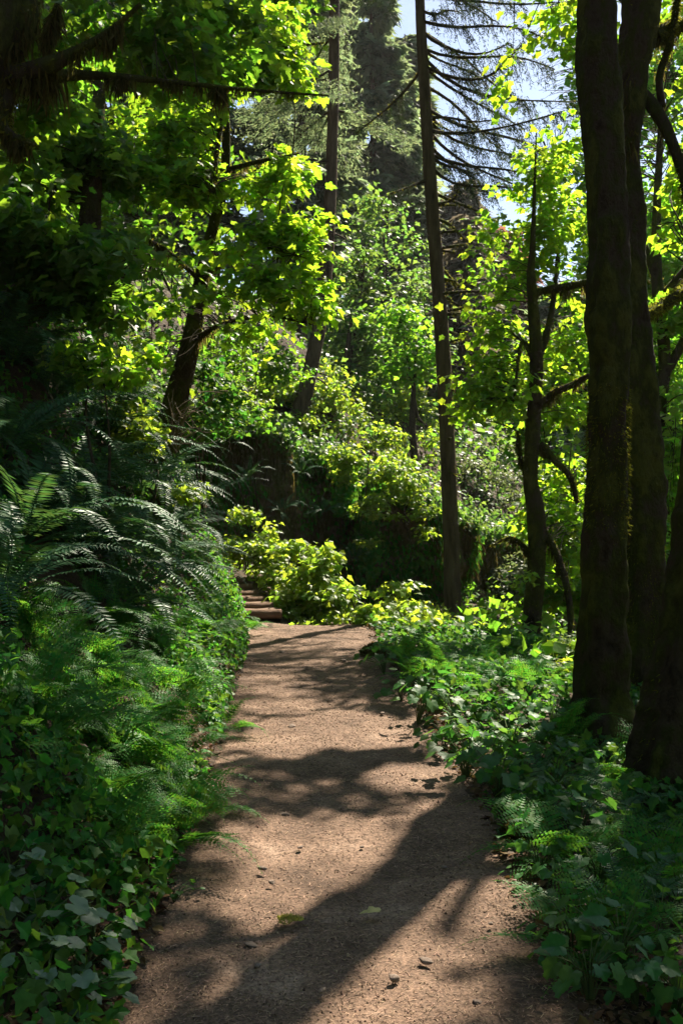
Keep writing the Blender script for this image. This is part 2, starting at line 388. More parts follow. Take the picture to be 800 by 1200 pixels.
def hanging(geo, pts, r, count):
    """tatters of moss under a limb: uneven clumps of thin crooked strands"""
    pts = np.asarray(pts, float); seg = np.linalg.norm(np.diff(pts, axis=0), axis=1); cum = np.concatenate([[0], np.cumsum(seg)])
    nc = max(3, int(cum[-1] * 9)); cs = cum[-1] * RNG.uniform(0, .9, nc) ** 1.25; cl_ = RNG.uniform(.03, .16, nc) * RNG.uniform(.4, 1.2, nc)
    k = count * 4; w = RNG.integers(0, nc, k); s = np.clip(cs[w] + RNG.normal(size=k) * .035, 0, cum[-1])
    c = np.stack([np.interp(s, cum, pts[:, a]) for a in range(3)], -1); rad = np.interp(s, cum, r)
    c = c + RNG.normal(size=(k, 3)) * rad[:, None] * .55 - np.array([0, 0, 1]) * (rad * .5)[:, None]
    V = np.array([(-.05, 0, 0), (.06, .02, .01), (.09, .45, .05), (.0, .5, .03), (.02, 1, .0)]); T = np.array([(0, 1, 2), (0, 2, 3), (3, 2, 4)])
    geo.add(*place((V, T), c, unit(np.array([0, 0, -1.0]) + RNG.normal(size=(k, 3)) * .22), RNG.normal(size=(k, 3)), cl_[w] * RNG.uniform(.4, 1.25, k)))

# ------------------------------------------------------------------ crowns
def blob_points(ells, n, gap=.0, gf=2.6):
    """points inside ellipsoids given as (centre, (rx,ry,rz)), thinned by noise so the crown has holes"""
    vol = np.array([np.prod(e[1]) ** (2 / 3) for e in ells]); vol /= vol.sum()
    out = []
    for (c, r), v in zip(ells, vol):
        k = max(12, int(n * v * 5))
        p = unit(RNG.normal(size=(k, 3))) * (RNG.uniform(0, 1, (k, 1)) ** .42)
        p = np.asarray(c) + p * np.asarray(r)
        keep = noise(p * np.array([1, 1, 1.8]), gf) > gap
        out.append(p[keep][: max(3, int(n * v))])
    return np.concatenate(out)

def crown_leaves(geo, cen, n_per, rad, size, tpl, flat=.35, tilt=.55, jit=.45, sun=True, centre=None, droop=.35):
    k = len(cen)
    cc = np.repeat(cen, n_per, 0)
    off = RNG.normal(size=(k * n_per, 3)) * np.array([1, 1, flat]) * rad * .6
    pos = cc + off
    outw = unit(off * np.array([1, 1, .2]) + .3 * rad * RNG.normal(size=off.shape))
    if centre is not None: outw = unit(outw + .5 * unit(pos - centre))
    n = unit(np.array([0, 0, 1.0]) + outw * tilt + RNG.normal(size=off.shape) * jit)
    d = unit(outw + np.array([0, 0, -droop]) + RNG.normal(size=off.shape) * .25)
    s = size * RNG.uniform(.6, 1.3, len(pos))
    if sun:
        m = keep_sun(pos, sun == 'whole'); pos, n, d, s = pos[m], n[m], d[m], s[m]
    geo.add(*place(tpl, pos, d, n, s))

def twigs_to(geo, cen, skel, r0=.012, sag=.15, maxlen=4):
    """a twig from the nearest limb point to each leaf clump"""
    for c in cen:
        d = np.linalg.norm(skel - c, axis=1) + .8 * np.maximum(skel[:, 2] - c[2], 0)
        b = skel[np.argmin(d)]
        ln = np.linalg.norm(b - c)
        if ln > maxlen or ln < .05: continue
        m = (b + c) / 2 + np.array([0, 0, sag * ln]) + RNG.normal(size=3) * .08 * ln
        l = smooth_line([b, m, c], 3)
        if c[2] > 5 and not keep_sun(l).all(): continue
        tube(geo, l, np.linspace(r0 * min(.6 + .35 * ln, 1.2), r0 * .25, len(l)), 4)

def maple(label, trunk, limbs, ells, clumps, n_per, size, rad, tpl, leaf, cat='tree', name='maple_tree', bark='mossbark', moss=0, gap=-.1, extra=None,
          group=None, twig_r=.012, hang=0, tilt=.55, flat=.35, trunk_n=12, lump=.08, twigs=True, maxlen=4, trunk2=None, gf=2.6, flute=0.0, sun=True):
    """trunk / limbs: (points, radii at points)"""
    base = np.array(trunk[0][0], float)
    t = thing(name, label, cat, base, group)
    def line(pr, per=8):
        l = smooth_line(pr[0], per); k = np.linspace(0, 1, len(pr[1])); return l, np.interp(np.linspace(0, 1, len(l)), k, pr[1])
    skel = []
    l, r = line(trunk, 10 if trunk_n < 20 else 42); g = Geo(); tube(g, l, r, trunk_n if trunk_n < 20 else 64, lump, 2.4, flute); part('trunk', g, M[bark], t, True)
    skel.append(l[len(l) // 3:])
    mg = Geo(); hg = Geo()
    if moss: fuzz(mg, l, r, moss, .024, down=.7)
    if trunk2:
        l2, r2 = line(trunk2, 10); g = Geo(); tube(g, l2, r2, trunk_n, lump, 3.2); part('trunk', g, M[bark], t, True); skel.append(l2)
        if moss and trunk2: fuzz(mg, l2, r2, moss, .035, down=.5)
    for lb in limbs:
        l, r = line(lb, 7); g = Geo(); tube(g, l, r, 7, .12, 6); part('branch', g, M[bark], t, True); skel.append(l)
        if moss: fuzz(mg, l, r, max(60, moss // 8), .03, down=.5)
        if hang: hanging(hg, l, r, hang)
    skel = np.concatenate(skel)
    cen = blob_points(ells, clumps, gap, gf) if ells else np.zeros((0, 3))
    if extra is not None and len(extra): cen = np.concatenate([cen, extra])
    if len(cen):
        g = Geo(); crown_leaves(g, cen, n_per, rad, size, tpl, tilt=tilt, flat=flat, sun=sun); part('crown', g, M[leaf], t)
        if twigs:
            g = Geo(); twigs_to(g, cen[::2] if len(cen) > 300 else cen, skel, twig_r, maxlen=maxlen); part('twigs', g, M['twig'], t, True)
    if mg.v: part('moss', mg, M['moss'], t)
    if hg.v: part('hanging_moss', hg, M['hangmoss'], t)
    return t

def conifer(label, base, top, spread, leaf, n_br=90, needles=60, lean=None, bark='bark', r0=.3, start=.15, name='fir_tree', seglen=.35, droop=.35, group=None, thin=1.0):
    """whole conifer seen far off: whorled drooping boughs clothed in needle sprays"""
    base = np.array(base, float); top = np.array(top, float); hgt = top[2] - base[2]
    t = thing(name, label, 'tree', base, group)
    l = smooth_line([base - [0, 0, .5], (base + top) / 2 + RNG.normal(size=3) * [.1, .1, 0], top], 8)
    g = Geo(); tube(g, l, np.linspace(r0, .03, len(l)), 8, .04); part('trunk', g, M[bark], t, True)
    bg = Geo(); ng = Geo(); pos_all, d_all, n_all = [], [], []
    for i in range(n_br):
        f = start + (1 - start) * (i + RNG.uniform(0, 1)) / n_br
        p0 = base + (top - base) * f
        az = RNG.uniform(0, 2 * PI); ln = spread * (1.03 - f) ** .75 * RNG.uniform(.65, 1.15) * (1 if f > start + .1 else .75)
        h = np.array([math.cos(az), math.sin(az), 0])
        s = np.linspace(0, 1, 7)[:, None]
        line = p0 + h * ln * s + np.array([0, 0, 1]) * ln * (.12 * s - droop * 1.5 * s ** 2 + .25 * s ** 4)
        tube(bg, line, np.linspace(.035, .008, 7) * (r0 / .3), 4)
        k = int(needles * ln / spread * 1.5) + 4
        q = RNG.uniform(.12, 1, k) ** .8
        c = np.stack([np.interp(q, s[:, 0], line[:, a]) for a in range(3)], -1)
        side = np.cross(h, [0, 0, 1]) * RNG.choice([-1, 1], k)[:, None]
        dv = unit(h * .7 + side * RNG.uniform(.2, 1, (k, 1)) + np.array([0, 0, -.35]) + RNG.normal(size=(k, 3)) * .25)
        pos_all.append(c); d_all.append(dv); n_all.append(unit(np.array([0, 0, 1.0]) + RNG.normal(size=(k, 3)) * .5))
    part('boughs', bg, M['twig'], t, True)
    pos, d, n = np.concatenate(pos_all), np.concatenate(d_all), np.concatenate(n_all)
    spray = np.array([(0, 0, 0), (.14, .3, -.02), (.05, .35, 0), (.17, .62, -.05), (.04, .66, 0), (0, 1, -.12), (-.04, .66, 0), (-.17, .62, -.05), (-.05, .35, 0), (-.14, .3, -.02)], float) * np.array([1.2 * thin, 1, 1])
    T = np.array([(0, 1, 2), (0, 2, 8), (0, 8, 9), (2, 3, 4), (2, 4, 6), (2, 6, 8), (8, 6, 7), (4, 5, 6)])
    m = keep_sun(pos)
    ng.add(*place((spray, T), pos[m], d[m], n[m], seglen * RNG.uniform(.6, 1.4, m.sum())))
    part('crown', ng, M[leaf], t)
    return t

# ================================================================== SETTING
# ---- ground sheet
def axis(a):
    return np.unique(np.concatenate(a))
gx = axis([np.linspace(-300, -40, 14), np.linspace(-40, -8, 40), np.linspace(-8, -3, 42), np.linspace(-3, 4, 110), np.linspace(4, 12, 50), np.linspace(12, 60, 40), np.linspace(60, 300, 12)])
gy = axis([np.linspace(-60, -4, 16), np.linspace(-4, 2, 25), np.linspace(2, 16, 170), np.linspace(16, 26, 110), np.linspace(26, 60, 70), np.linspace(60, 400, 40)])
X, Yg = np.meshgrid(gx, gy)
Z = H(X, Yg)
fade = np.clip((np.hypot(X, Yg) - 130) / 150, 0, 1)
Z = Z * (1 - fade) + np.minimum(Z, 22) * fade
inpath = (X > ip(Yg, XL) + .05) & (X < ip(Yg, XR) - .05) & (Yg < 13)
Z = np.where(inpath, Z - .03, Z)
nx_, ny_ = len(gx), len(gy)
def grid_tris(nx, ny):
    i = (np.arange(ny - 1)[:, None] * nx + np.arange(nx - 1)[None]).ravel()
    return np.concatenate([np.stack([i, i + 1, i + nx + 1], -1), np.stack([i, i + nx + 1, i + nx], -1)])
o = structure(link('ground', make_mesh('ground', np.stack([X, Yg, Z], -1).reshape(-1, 3), grid_tris(nx_, ny_), M['soil'], True)))

# ---- trail
py_ = np.concatenate([np.arange(-3, 2, .2), np.arange(2, 13.4, .035)])
us = np.linspace(-1, 1, 64)
xl, xr = ip(py_, XL), ip(py_, XR)
wob = .06 * noise(np.stack([py_, 0 * py_, 0 * py_], -1), 3.1); wob2 = .06 * noise(np.stack([py_, 0 * py_ + 9, 0 * py_], -1), 3.7)
hf = lambda c: .035 * noise(np.stack([py_, 0 * py_ + c, 0 * py_], -1), 11) + .02 * noise(np.stack([py_, 0 * py_ + c, 0 * py_], -1), 29)
xl = xl - .06 + wob + hf(1); xr = xr + .06 + wob2 + hf(5)
PX = xl[:, None] + (xr - xl)[:, None] * (us[None] + 1) / 2; PY = np.repeat(py_[:, None], 64, 1)
p3 = np.stack([PX, PY, 0 * PX], -1)
PZ = H(PX, PY) + .006 + .014 * noise(p3, 4) + .008 * noise(p3, 7) + .005 * noise(p3, 17) + .003 * noise(p3, 41) - .02 * (1 - us[None] ** 2) * .6
PZ = PZ - .06 * sstep(.94, 1.0, np.abs(us))[None]
PZ = np.where(PY > 12.6, PZ + 0.07 * (PY - 12.6) * .3, PZ)
trail_pts = (PX, PY, PZ)
structure(link('path', make_mesh('path', np.stack([PX, PY, PZ], -1).reshape(-1, 3), grid_tris(64, len(py_)), M['path'], True)))
def pathz(x, y):
    return H(x, y) + .012

# ---- cliff
cl = smooth_line(np.column_stack([CL, np.zeros(len(CL))]), 30)[:, :2]
nv = 70
g = Geo()
tn = unit(np.gradient(cl, axis=0)); nrm = np.stack([tn[:, 1], -tn[:, 0]], -1)          # points to the camera side
topz = ip(cl[:, 0], CTOP)
botz = H(cl[:, 0] + nrm[:, 0] * .8, cl[:, 1] + nrm[:, 1] * .8) - .6
vv = np.linspace(0, 1, nv)
zz = botz[:, None] + (topz - botz)[:, None] * vv[None]
off = .25 + .30 * np.sin(vv * PI)[None] * 0 + .35 * vv[None] ** 2
VX = cl[:, 0][:, None] + nrm[:, 0][:, None] * off; VY = cl[:, 1][:, None] + nrm[:, 1][:, None] * off
p3 = np.stack([VX, VY, zz * .45], -1)
dsp = .42 * noise(p3, 1.1) + .26 * noise(np.stack([VX, VY, zz], -1), 2.6) + .10 * noise(np.stack([VX, VY, zz * 1.3], -1), 6) + .07 * noise(np.stack([VX, VY, zz], -1), 12)
dsp = dsp - .9 * sstep(.9, 1.0, vv)[None]
VX = VX + nrm[:, 0][:, None] * dsp; VY = VY + nrm[:, 1][:, None] * dsp
structure(link('cliff', make_mesh('cliff', np.stack([VX, VY, zz], -1).reshape(-1, 3), grid_tris(nv, len(cl)), M['rock'], True)))
cliff_pts = np.stack([VX, VY, zz], -1)

# ================================================================== TREES
# overhead canopy, out of the frame above: clumps placed where they shade the bank, the verge and the dark bands of the trail
def overhead(n, xr, yr, zt, ratio=.56, zmax=19):
    T = np.column_stack([RNG.uniform(*xr, n), RNG.uniform(*yr, n), np.full(n, zt)])
    zlow = np.maximum(6.0, 0)
    t = (RNG.uniform(8.5, zmax, n) - zt) / SUN[2]
    p = T + SUN * t[:, None]
    ok = (p[:, 2] - EYE) / np.maximum(p[:, 1], .1) > ratio
    return p[ok]
oh = np.concatenate([overhead(1400, (-3.8, -.6), (2, 10.5), 1.0), overhead(260, (-3.6, -1.0), (6, 11), 2.2), overhead(850, (-.9, .8), (2, 13), 0), overhead(850, (.7, 3.0), (1.5, 8.0), .3)])
m = keep_sun(oh); oh = oh[m | (RNG.uniform(size=len(oh)) < .5)]

def axis_d(p, x, y): return np.hypot(p[:, 0] - x, p[:, 1] - y)
ia = np.argmin(np.stack([axis_d(oh, 2.2, 9.5), axis_d(oh, 4.2, 12.0), axis_d(oh, 2.6, 15)]), 0)

# A: near mossy maple, straight big trunk right of the trail
zA = H1(1.96, 7.5)
A_tr = ([P(706, 860, 7.5), P(707, 800, 7.5), P(711, 600, 7.5), P(713, 420, 7.5), P(711, 260, 7.5), P(704, 120, 7.5), P(697, -20, 7.5), P(690, -200, 7.6), P(700, -420, 7.8)],
        [.33, .20, .166, .158, .154, .14, .13, .12, .08])
maple('thick dark mossy trunk standing nearest the trail on the right, straightest of the close trio',
      A_tr,
      [([P(695, -120, 7.6), P(600, -220, 8.4), P(470, -260, 9.5), P(400, -300, 11)], [.09, .07, .05, .03]),
       ([P(692, -180, 7.6), P(720, -330, 9), P(700, -380, 11), P(600, -400, 13)], [.08, .06, .05, .03]),
       ([P(640, -200, 8.1), P(560, -330, 9.5), P(520, -420, 10.5)], [.05, .04, .02])],
      [], 0, 13, .2, .42, T_MID, 'maple', moss=16000, extra=oh[ia == 0], maxlen=3.5, trunk_n=26, lump=.17, hang=40, flute=.10)
# B: twin behind A, forking and with a bent limb on the right
B_tr = ([P(755, 880, 9.10), P(754, 800, 9.10), P(753, 640, 9.10), P(748, 500, 9.10), P(742, 380, 9.10), P(738, 260, 9.10), P(733, 180, 9.10), P(740, 90, 9.00), P(752, 0, 9.00), P(765, -160, 9.20)],
        [0.345, 0.213, 0.190, 0.172, 0.144, 0.138, 0.149, 0.144, 0.149, 0.103])
maple('dark mossy trunk rising just behind the nearest trunk, with a bent limb reaching right',
      B_tr,
      [([P(742, 105, 9.00), P(760, 118, 9.00), P(780, 150, 8.90), P(797, 195, 8.80), P(806, 240, 8.80)], [0.081, 0.063, 0.057, 0.052, 0.034]),
       ([P(775, 125, 9.00), P(772, 90, 9.00), P(783, 55, 9.00), P(790, 20, 9.00), P(800, -60, 9.00)], [0.040, 0.034, 0.030, 0.028, 0.023]),
       ([P(765, 45, 9.00), P(790, 32, 9.10), P(830, 25, 9.20)], [0.081, 0.069, 0.057]),
       ([P(757, 10, 9.00), P(728, -10, 9.10), P(715, -80, 9.20), P(640, -200, 10.20)], [0.069, 0.057, 0.057, 0.034]),
       ([P(730, 200, 9.10), P(739, 150, 8.95), P(734, 105, 8.90), P(745, 60, 8.95), P(756, 20, 9.00)], [0.023, 0.034, 0.034, 0.034, 0.023]),
       ([P(750, 372, 9.40), P(770, 362, 9.60), P(800, 342, 9.80), P(840, 330, 10.00)], [0.057, 0.057, 0.057, 0.057]),
       ([P(765, -160, 9.20), P(800, -300, 10.70), P(760, -380, 12.70)], [0.092, 0.069, 0.046])],
      [(P(690, 40, 12), (1.0, .8, .9)), (P(790, 60, 11), (.7, .8, .9)), (P(640, 60, 12.5), (.75, .5, .9)), (P(670, 150, 12.8), (.45, .4, .7)), (P(780, 260, 12), (.5, .7, 1.0))], 340, 12, .105, .26, T_MID, 'maple', moss=14000, extra=oh[ia == 1], maxlen=3, trunk_n=24, lump=.17, hang=60, flute=.10)
# C: leaning trunk cut by the right edge
maple('black leaning trunk cut off by the right edge of the photo, wide at its foot',
      ([P(790, 930, 5.9), P(796, 850, 5.9), P(806, 740, 5.9), P(822, 600, 5.95), P(835, 400, 6), P(850, 100, 6.2), P(850, -200, 6.4)], [.28, .23, .17, .14, .13, .12, .09]),
      [([P(850, -100, 6.3), P(900, -260, 7.5), P(880, -380, 9)], [.08, .06, .03])], [(P(900, -330, 8), (1.5, 1.8, .9))], 60, 13, .2, .4, T_MID, 'maple_shaded', moss=7000, trunk_n=22, lump=.17, flute=.14)
# D: slender mossy maple in the middle right, crown glowing
maple('slender crooked mossy maple with a glowing crown between the drooping conifer and the thick trunks',
      ([P(620, 790, 13), P(622, 740, 13), P(628, 660, 13), P(627, 600, 13), P(621, 560, 13), P(624, 500, 13), P(628, 420, 13), P(622, 330, 13), P(624, 280, 13), P(628, 150, 13.2)],
       [.17, .125, .118, .112, .095, .095, .085, .06, .035, .006]),
      [([P(626, 425, 13), P(612, 400, 13), P(606, 430, 12.9), P(600, 470, 12.8)], [.03, .025, .02, .012]),
       ([P(627, 480, 13), P(646, 462, 12.9), P(668, 452, 12.8), P(690, 440, 12.6)], [.06, .05, .045, .03]),
       ([P(632, 520, 13), P(650, 540, 13), P(668, 560, 13), P(676, 590, 13)], [.05, .045, .04, .03]),
       ([P(634, 620, 13), P(650, 645, 12.9), P(662, 680, 12.7), P(668, 720, 12.6), P(665, 760, 12.5)], [.055, .05, .045, .04, .02]),
       ([P(624, 345, 13), P(640, 340, 13), P(668, 335, 12.8), P(700, 328, 12.6)], [.05, .05, .045, .04]),
       ([P(620, 560, 13), P(610, 540, 13.1), P(606, 505, 13.1)], [.04, .03, .02]),
       ([P(624, 440, 13), P(640, 390, 13.2), P(648, 350, 13.4), P(655, 280, 13.8)], [.05, .045, .035, .02]),
       ([P(625, 650, 13), P(600, 630, 12.9), P(575, 640, 12.8)], [.02, .015, .01])],
      [(P(600, 300, 13.5), (.65, .45, .7)), (P(625, 235, 13.4), (.5, .35, .5)), (P(640, 180, 13.6), (.35, .3, .35)), (P(660, 270, 14), (.7, .4, .7)), (P(585, 470, 13), (.62, .4, .42)), (P(570, 430, 13.3), (.42, .3, .35)), (P(655, 400, 14.2), (.7, .4, .7)), (P(558, 465, 13), (.3, .25, .2)),
       (P(660, 560, 14.2), (.45, .4, .8)), (P(600, 665, 12.8), (.38, .3, .3)), (P(665, 660, 13.6), (.4, .3, .7)), (P(590, 700, 12.6), (.25, .25, .14)), (P(655, 490, 14), (.5, .35, .4)), (P(575, 380, 13.5), (.4, .3, .35)), (P(640, 610, 13.8), (.4, .3, .4))],
      760, 8, .098, .19, T_MID, 'maple', moss=2600, gap=-.05, hang=130, twig_r=.008, maxlen=1.2, sun=False)
# G: left maple, sunlit crown
maple('leaning maple on the left slope with a brilliant sunlit yellow green crown',
      ([P(190, 540, 10.6), P(203, 480, 10.4), P(222, 410, 10.2), P(236, 330, 10.0), P(246, 280, 9.9), P(262, 215, 9.8), P(264, 130, 9.8), P(250, 20, 10)], [.16, .13, .10, .07, .055, .05, .04, .03]),
      [([P(238, 325, 10), P(270, 300, 9.6), P(310, 290, 9.3), P(350, 300, 9)], [.035, .025, .018, .01]),
       ([P(225, 400, 10.2), P(260, 380, 9.8), P(310, 370, 9.3), P(365, 380, 9)], [.03, .022, .015, .01]),
       ([P(262, 200, 9.8), P(300, 190, 9.6), P(350, 180, 9.4)], [.03, .02, .01]),
       ([P(236, 330, 10), P(190, 290, 9.6), P(140, 270, 9.2)], [.03, .02, .01]),
       ([P(264, 120, 9.8), P(255, 170, 9.6), P(250, 225, 9.4)], [.035, .03, .015]),
       ([P(262, 100, 9.8), P(320, 60, 9.8), P(380, 50, 9.8)], [.03, .02, .01])],
      [(P(330, 240, 9.1), (.52, .26, .42)), (P(300, 330, 8.9), (.62, .26, .28)), (P(350, 365, 9.0), (.32, .25, .16)), (P(280, 190, 9.5), (.62, .35, .5)), (P(240, 250, 9.4), (.5, .35, .5)), (P(312, 120, 9.7), (.40, .4, .65)),
       (P(308, 30, 10), (.42, .5, .5)), (P(230, 80, 9.8), (.9, .5, .6)), (P(290, 400, 9.4), (.45, .3, .22)), (P(220, 340, 9.6), (.35, .3, .3)), (P(365, 295, 9.0), (.15, .2, .12)), (P(180, 170, 9.6), (.5, .3, .5)), (P(200, 420, 9.7), (.4, .3, .2))],
      820, 9, .085, .17, T_MAPLE, 'maple', moss=1200, gap=0, tilt=.8, hang=70, twig_r=.009, maxlen=2)
# H: overhanging maple top left, with the long mossy bough
maple('dark mossy maple overhanging the top left corner with a long straight bough draped in moss',
      ([np.array([-3.7, 6.8, H1(-3.7, 6.8) - .2]), P(-140, 250, 6.4), P(-70, 120, 6.0), P(-10, 40, 5.8), P(10, -80, 5.9), P(40, -260, 6.4)], [.24, .17, .15, .135, .115, .08]),
      [([P(-20, 70, 5.9), P(30, 95, 5.9), P(80, 88, 6), P(140, 90, 6.1), P(220, 98, 6.3), P(300, 106, 6.5), P(385, 112, 6.8)], [.08, .055, .036, .022, .015, .011, .006]),
       ([P(20, 92, 5.9), P(60, 75, 5.8), P(95, 58, 5.8), P(130, 35, 5.8), P(165, 5, 5.8)], [.07, .05, .035, .02, .015]),
       ([P(5, 60, 5.9), P(30, 20, 5.9), P(25, -60, 6)], [.09, .08, .06]),
       ([P(10, 110, 5.9), P(5, 150, 5.8), P(40, 170, 5.7)], [.05, .035, .015]),
       ([P(60, 80, 5.85), P(55, 40, 5.8), P(68, 5, 5.8)], [.03, .02, .015]),
       ([P(40, -260, 6.4), P(200, -330, 7.5), P(330, -380, 9)], [.08, .06, .03])],
      [(P(60, 40, 6.8), (.5, .6, .4)), (P(160, 50, 6.8), (.55, .7, .4)), (P(50, 150, 6.6), (.25, .5, .2)), (P(230, 40, 7.3), (.5, .6, .4)), (P(40, 220, 6.8), (.4, .5, .35))],
      340, 9, .085, .18, T_MAPLE, 'maple_shaded', moss=1500, gap=0, hang=330, trunk_n=14, twig_r=.006, maxlen=.42)
# dark maples filling the left slope
for lab, tr, el in [
    ('shaded maple low on the left slope above the sword ferns, its leaves deep green',
     [(-2.9, 8.6), P(90, 330, 8.6), P(110, 200, 8.8), P(120, 60, 9.2)],
     [(P(60, 280, 8.2), (.6, .6, .45)), (P(130, 330, 8.2), (.65, .6, .35)), (P(120, 230, 9), (.4, .5, .4)), (P(60, 200, 8.8), (.7, .6, .6))]),
    ('tall shaded maple high on the left slope behind the leaning maple',
     [(-4.4, 12.5), P(70, 200, 12.6), P(90, 50, 12.8), P(120, -150, 13)],
     [(P(60, 250, 12), (1.2, 1, 1.1)), (P(160, 120, 12.5), (1.3, 1, 1.2)), (P(180, 300, 12), (1.0, .8, .8)), (P(60, 60, 12), (1.2, 1, 1.0)), (P(240, -10, 13), (1.2, 1, .8)), (P(330, 0, 13), (.7, 1, .7)), (P(260, 380, 12.6), (.7, .6, .4)), (P(130, 400, 11.5), (.7, .6, .3)), (P(230, 200, 13), (.9, .9, .9))])]:
    bx, by = tr[0]; b = np.array([bx, by, H1(bx, by) - .2])
    maple(lab, ([b] + tr[1:], [.15, .12, .09, .04]),
          [([tr[1], (tr[1] + el[0][0]) / 2 + [0, 0, .2], el[0][0]], [.04, .03, .01]), ([tr[2], (tr[2] + el[2][0]) / 2 + [0, 0, .2], el[2][0]], [.04, .03, .01]), ([tr[1], (tr[1] + el[1][0]) / 2, el[1][0]], [.04, .03, .01])],
          el, 430, 9, .10, .23, T_MAPLE, 'maple_shaded', moss=500, gap=0, hang=40, maxlen=2)

# right background maples behind the thick trunks
rb = [
    ('sunlit maple with mossy forked trunk seen between the thick trunks and the right edge', [(7.2, 19), P(776, 560, 17), P(778, 420, 17), P(768, 300, 17), P(775, 120, 17.5)], .13,
     [([P(776, 440, 17), P(800, 400, 17), P(830, 330, 17)], [.09, .08, .06]), ([P(770, 330, 17), P(755, 290, 17), P(745, 250, 17)], [.08, .06, .03]), ([P(772, 350, 17), P(790, 330, 16.8), P(815, 300, 16.6)], [.07, .06, .05]), ([P(778, 470, 17), P(760, 440, 17), P(735, 430, 17)], [.05, .04, .02])],
     [(P(770, 180, 17), (1.0, 1.2, 1.3)), (P(790, 320, 16.5), (.8, 1, 1)), (P(780, 520, 16.5), (.8, 1, 1.1)), (P(720, 60, 17), (1.4, 1.2, 1.1)), (P(760, 420, 18), (.8, 1, 1)), (P(660, 100, 16), (.6, .8, .7)), (P(770, 640, 15.5), (.6, .8, .6)), (P(690, 180, 16.5), (.5, .8, .9)), (P(700, 20, 16), (.9, .9, .6))], 950, .16),
    ('pale green maple crown farther back on the right with sky showing through', [(9.5, 26), P(700, 400, 26), P(705, 200, 26), P(700, 40, 26)], .18,
     [([P(702, 300, 26), P(670, 250, 26), P(650, 200, 26)], [.09, .06, .03]), ([P(704, 220, 26), P(740, 160, 26), P(770, 100, 26)], [.09, .06, .03])],
     [(P(660, 250, 25), (1.2, 1.5, 1.5)), (P(720, 330, 26), (2, 1.5, 2)), (P(780, 250, 27), (1.6, 1.5, 2.5)), (P(700, 130, 26), (1.5, 1.5, 1.6)), (P(640, 330, 25), (.9, 1, 1)), (P(690, 470, 26), (1.8, 1.5, 1.6)), (P(790, 80, 27), (1.4, 1.5, 1.6)), (P(650, 150, 26), (1.0, 1.2, 1.4)), (P(665, 90, 26), (1.1, 1, 1.3)), (P(635, 195, 26), (.8, 1, .8)), (P(600, 330, 27), (.9, 1, 1.2)), (P(620, 60, 27), (.8, 1, 1.2))], 1300, .22),
    ('bushy maple low in the ravine behind the slender mossy maple', [(6.2, 20), P(680, 640, 20), P(690, 560, 20), P(690, 480, 20)], .10,
     [([P(685, 600, 20), P(660, 560, 20), P(640, 540, 20)], [.05, .04, .02])],
     [(P(690, 560, 19), (1.0, 1, 1.1)), (P(660, 700, 17), (.9, .8, .5)), (P(700, 660, 18), (.8, .8, .8)), (P(760, 740, 14), (.8, .8, .5)), (P(650, 620, 19.5), (.6, .8, .6)), (P(790, 600, 17), (.6, .9, .9)), (P(620, 500, 20), (.7, .8, .9)), (P(670, 440, 20), (.9, .8, .9))], 650, .16),
    ('leafy maple filling the lower right gap far behind the leaning trunk', [(13.5, 28), P(760, 520, 27), P(765, 400, 27), P(770, 250, 27)], .12,
     [([P(762, 470, 27), P(730, 430, 27), P(700, 400, 27)], [.06, .04, .02])],
     [(P(760, 480, 27), (2, 1.5, 1.8)), (P(720, 580, 26), (1.8, 1.5, 1.5)), (P(790, 380, 27), (1.2, 1.2, 1.6)), (P(670, 600, 26), (1.2, 1, 1.2)), (P(785, 660, 24), (1, 1, 1))], 650, .22)]
for lab, tr, r0, limbs, el, n, ls in rb:
    bx, by = tr[0]; b = np.array([bx, by, H1(bx, by) - .3])
    maple(lab, ([b] + tr[1:], [r0 * 1.3, r0, r0 * .8, r0 * .7, r0 * .35][:len(tr)]), limbs, el, n, 11, ls, ls * 2.0, T_LOD, 'maple_far', moss=700, gap=-.15, hang=60, maxlen=2.2, gf=1.5, sun='whole')

# unseen maples added around the viewer: their crowns close off sky to deepen shade
for lab, x, y, zc in [('unseen broad maple added behind the viewer left of the trail', -4.6, -3.5, 6.5), ('unseen broad maple added behind the viewer right of the trail', 4.2, -4.5, 6.0), ('unseen maple added on the trail side farther behind the viewer', -1.8, -10.5, 7.0), ('unseen maple added right of the trail level with the viewer', 6.8, 1.0, 6.0)]:
    b = np.array([x, y, H1(x, y) - .2]); tp = b + [0, 0, zc + 3]
    maple(lab, ([b, (b + tp) / 2 + [.2, .1, 0], tp], [.3, .22, .06]), [([(b + tp) / 2, (b + tp) / 2 + [dx, dy, 2]], [.1, .03]) for dx, dy in ((1.6, .5), (-1.5, .8), (.3, -1.7))],
          [(b + [0, 0, zc], (3.0, 3.0, 3.6)), (b + [1.2, .8, zc + 2.5], (2.4, 2.4, 2.4)), (b + [-1, -.5, zc - 2.5], (2.2, 2.2, 1.8))], 420, 9, .26, .5, T_LOD, 'maple_shaded', gap=-.3, twigs=False)

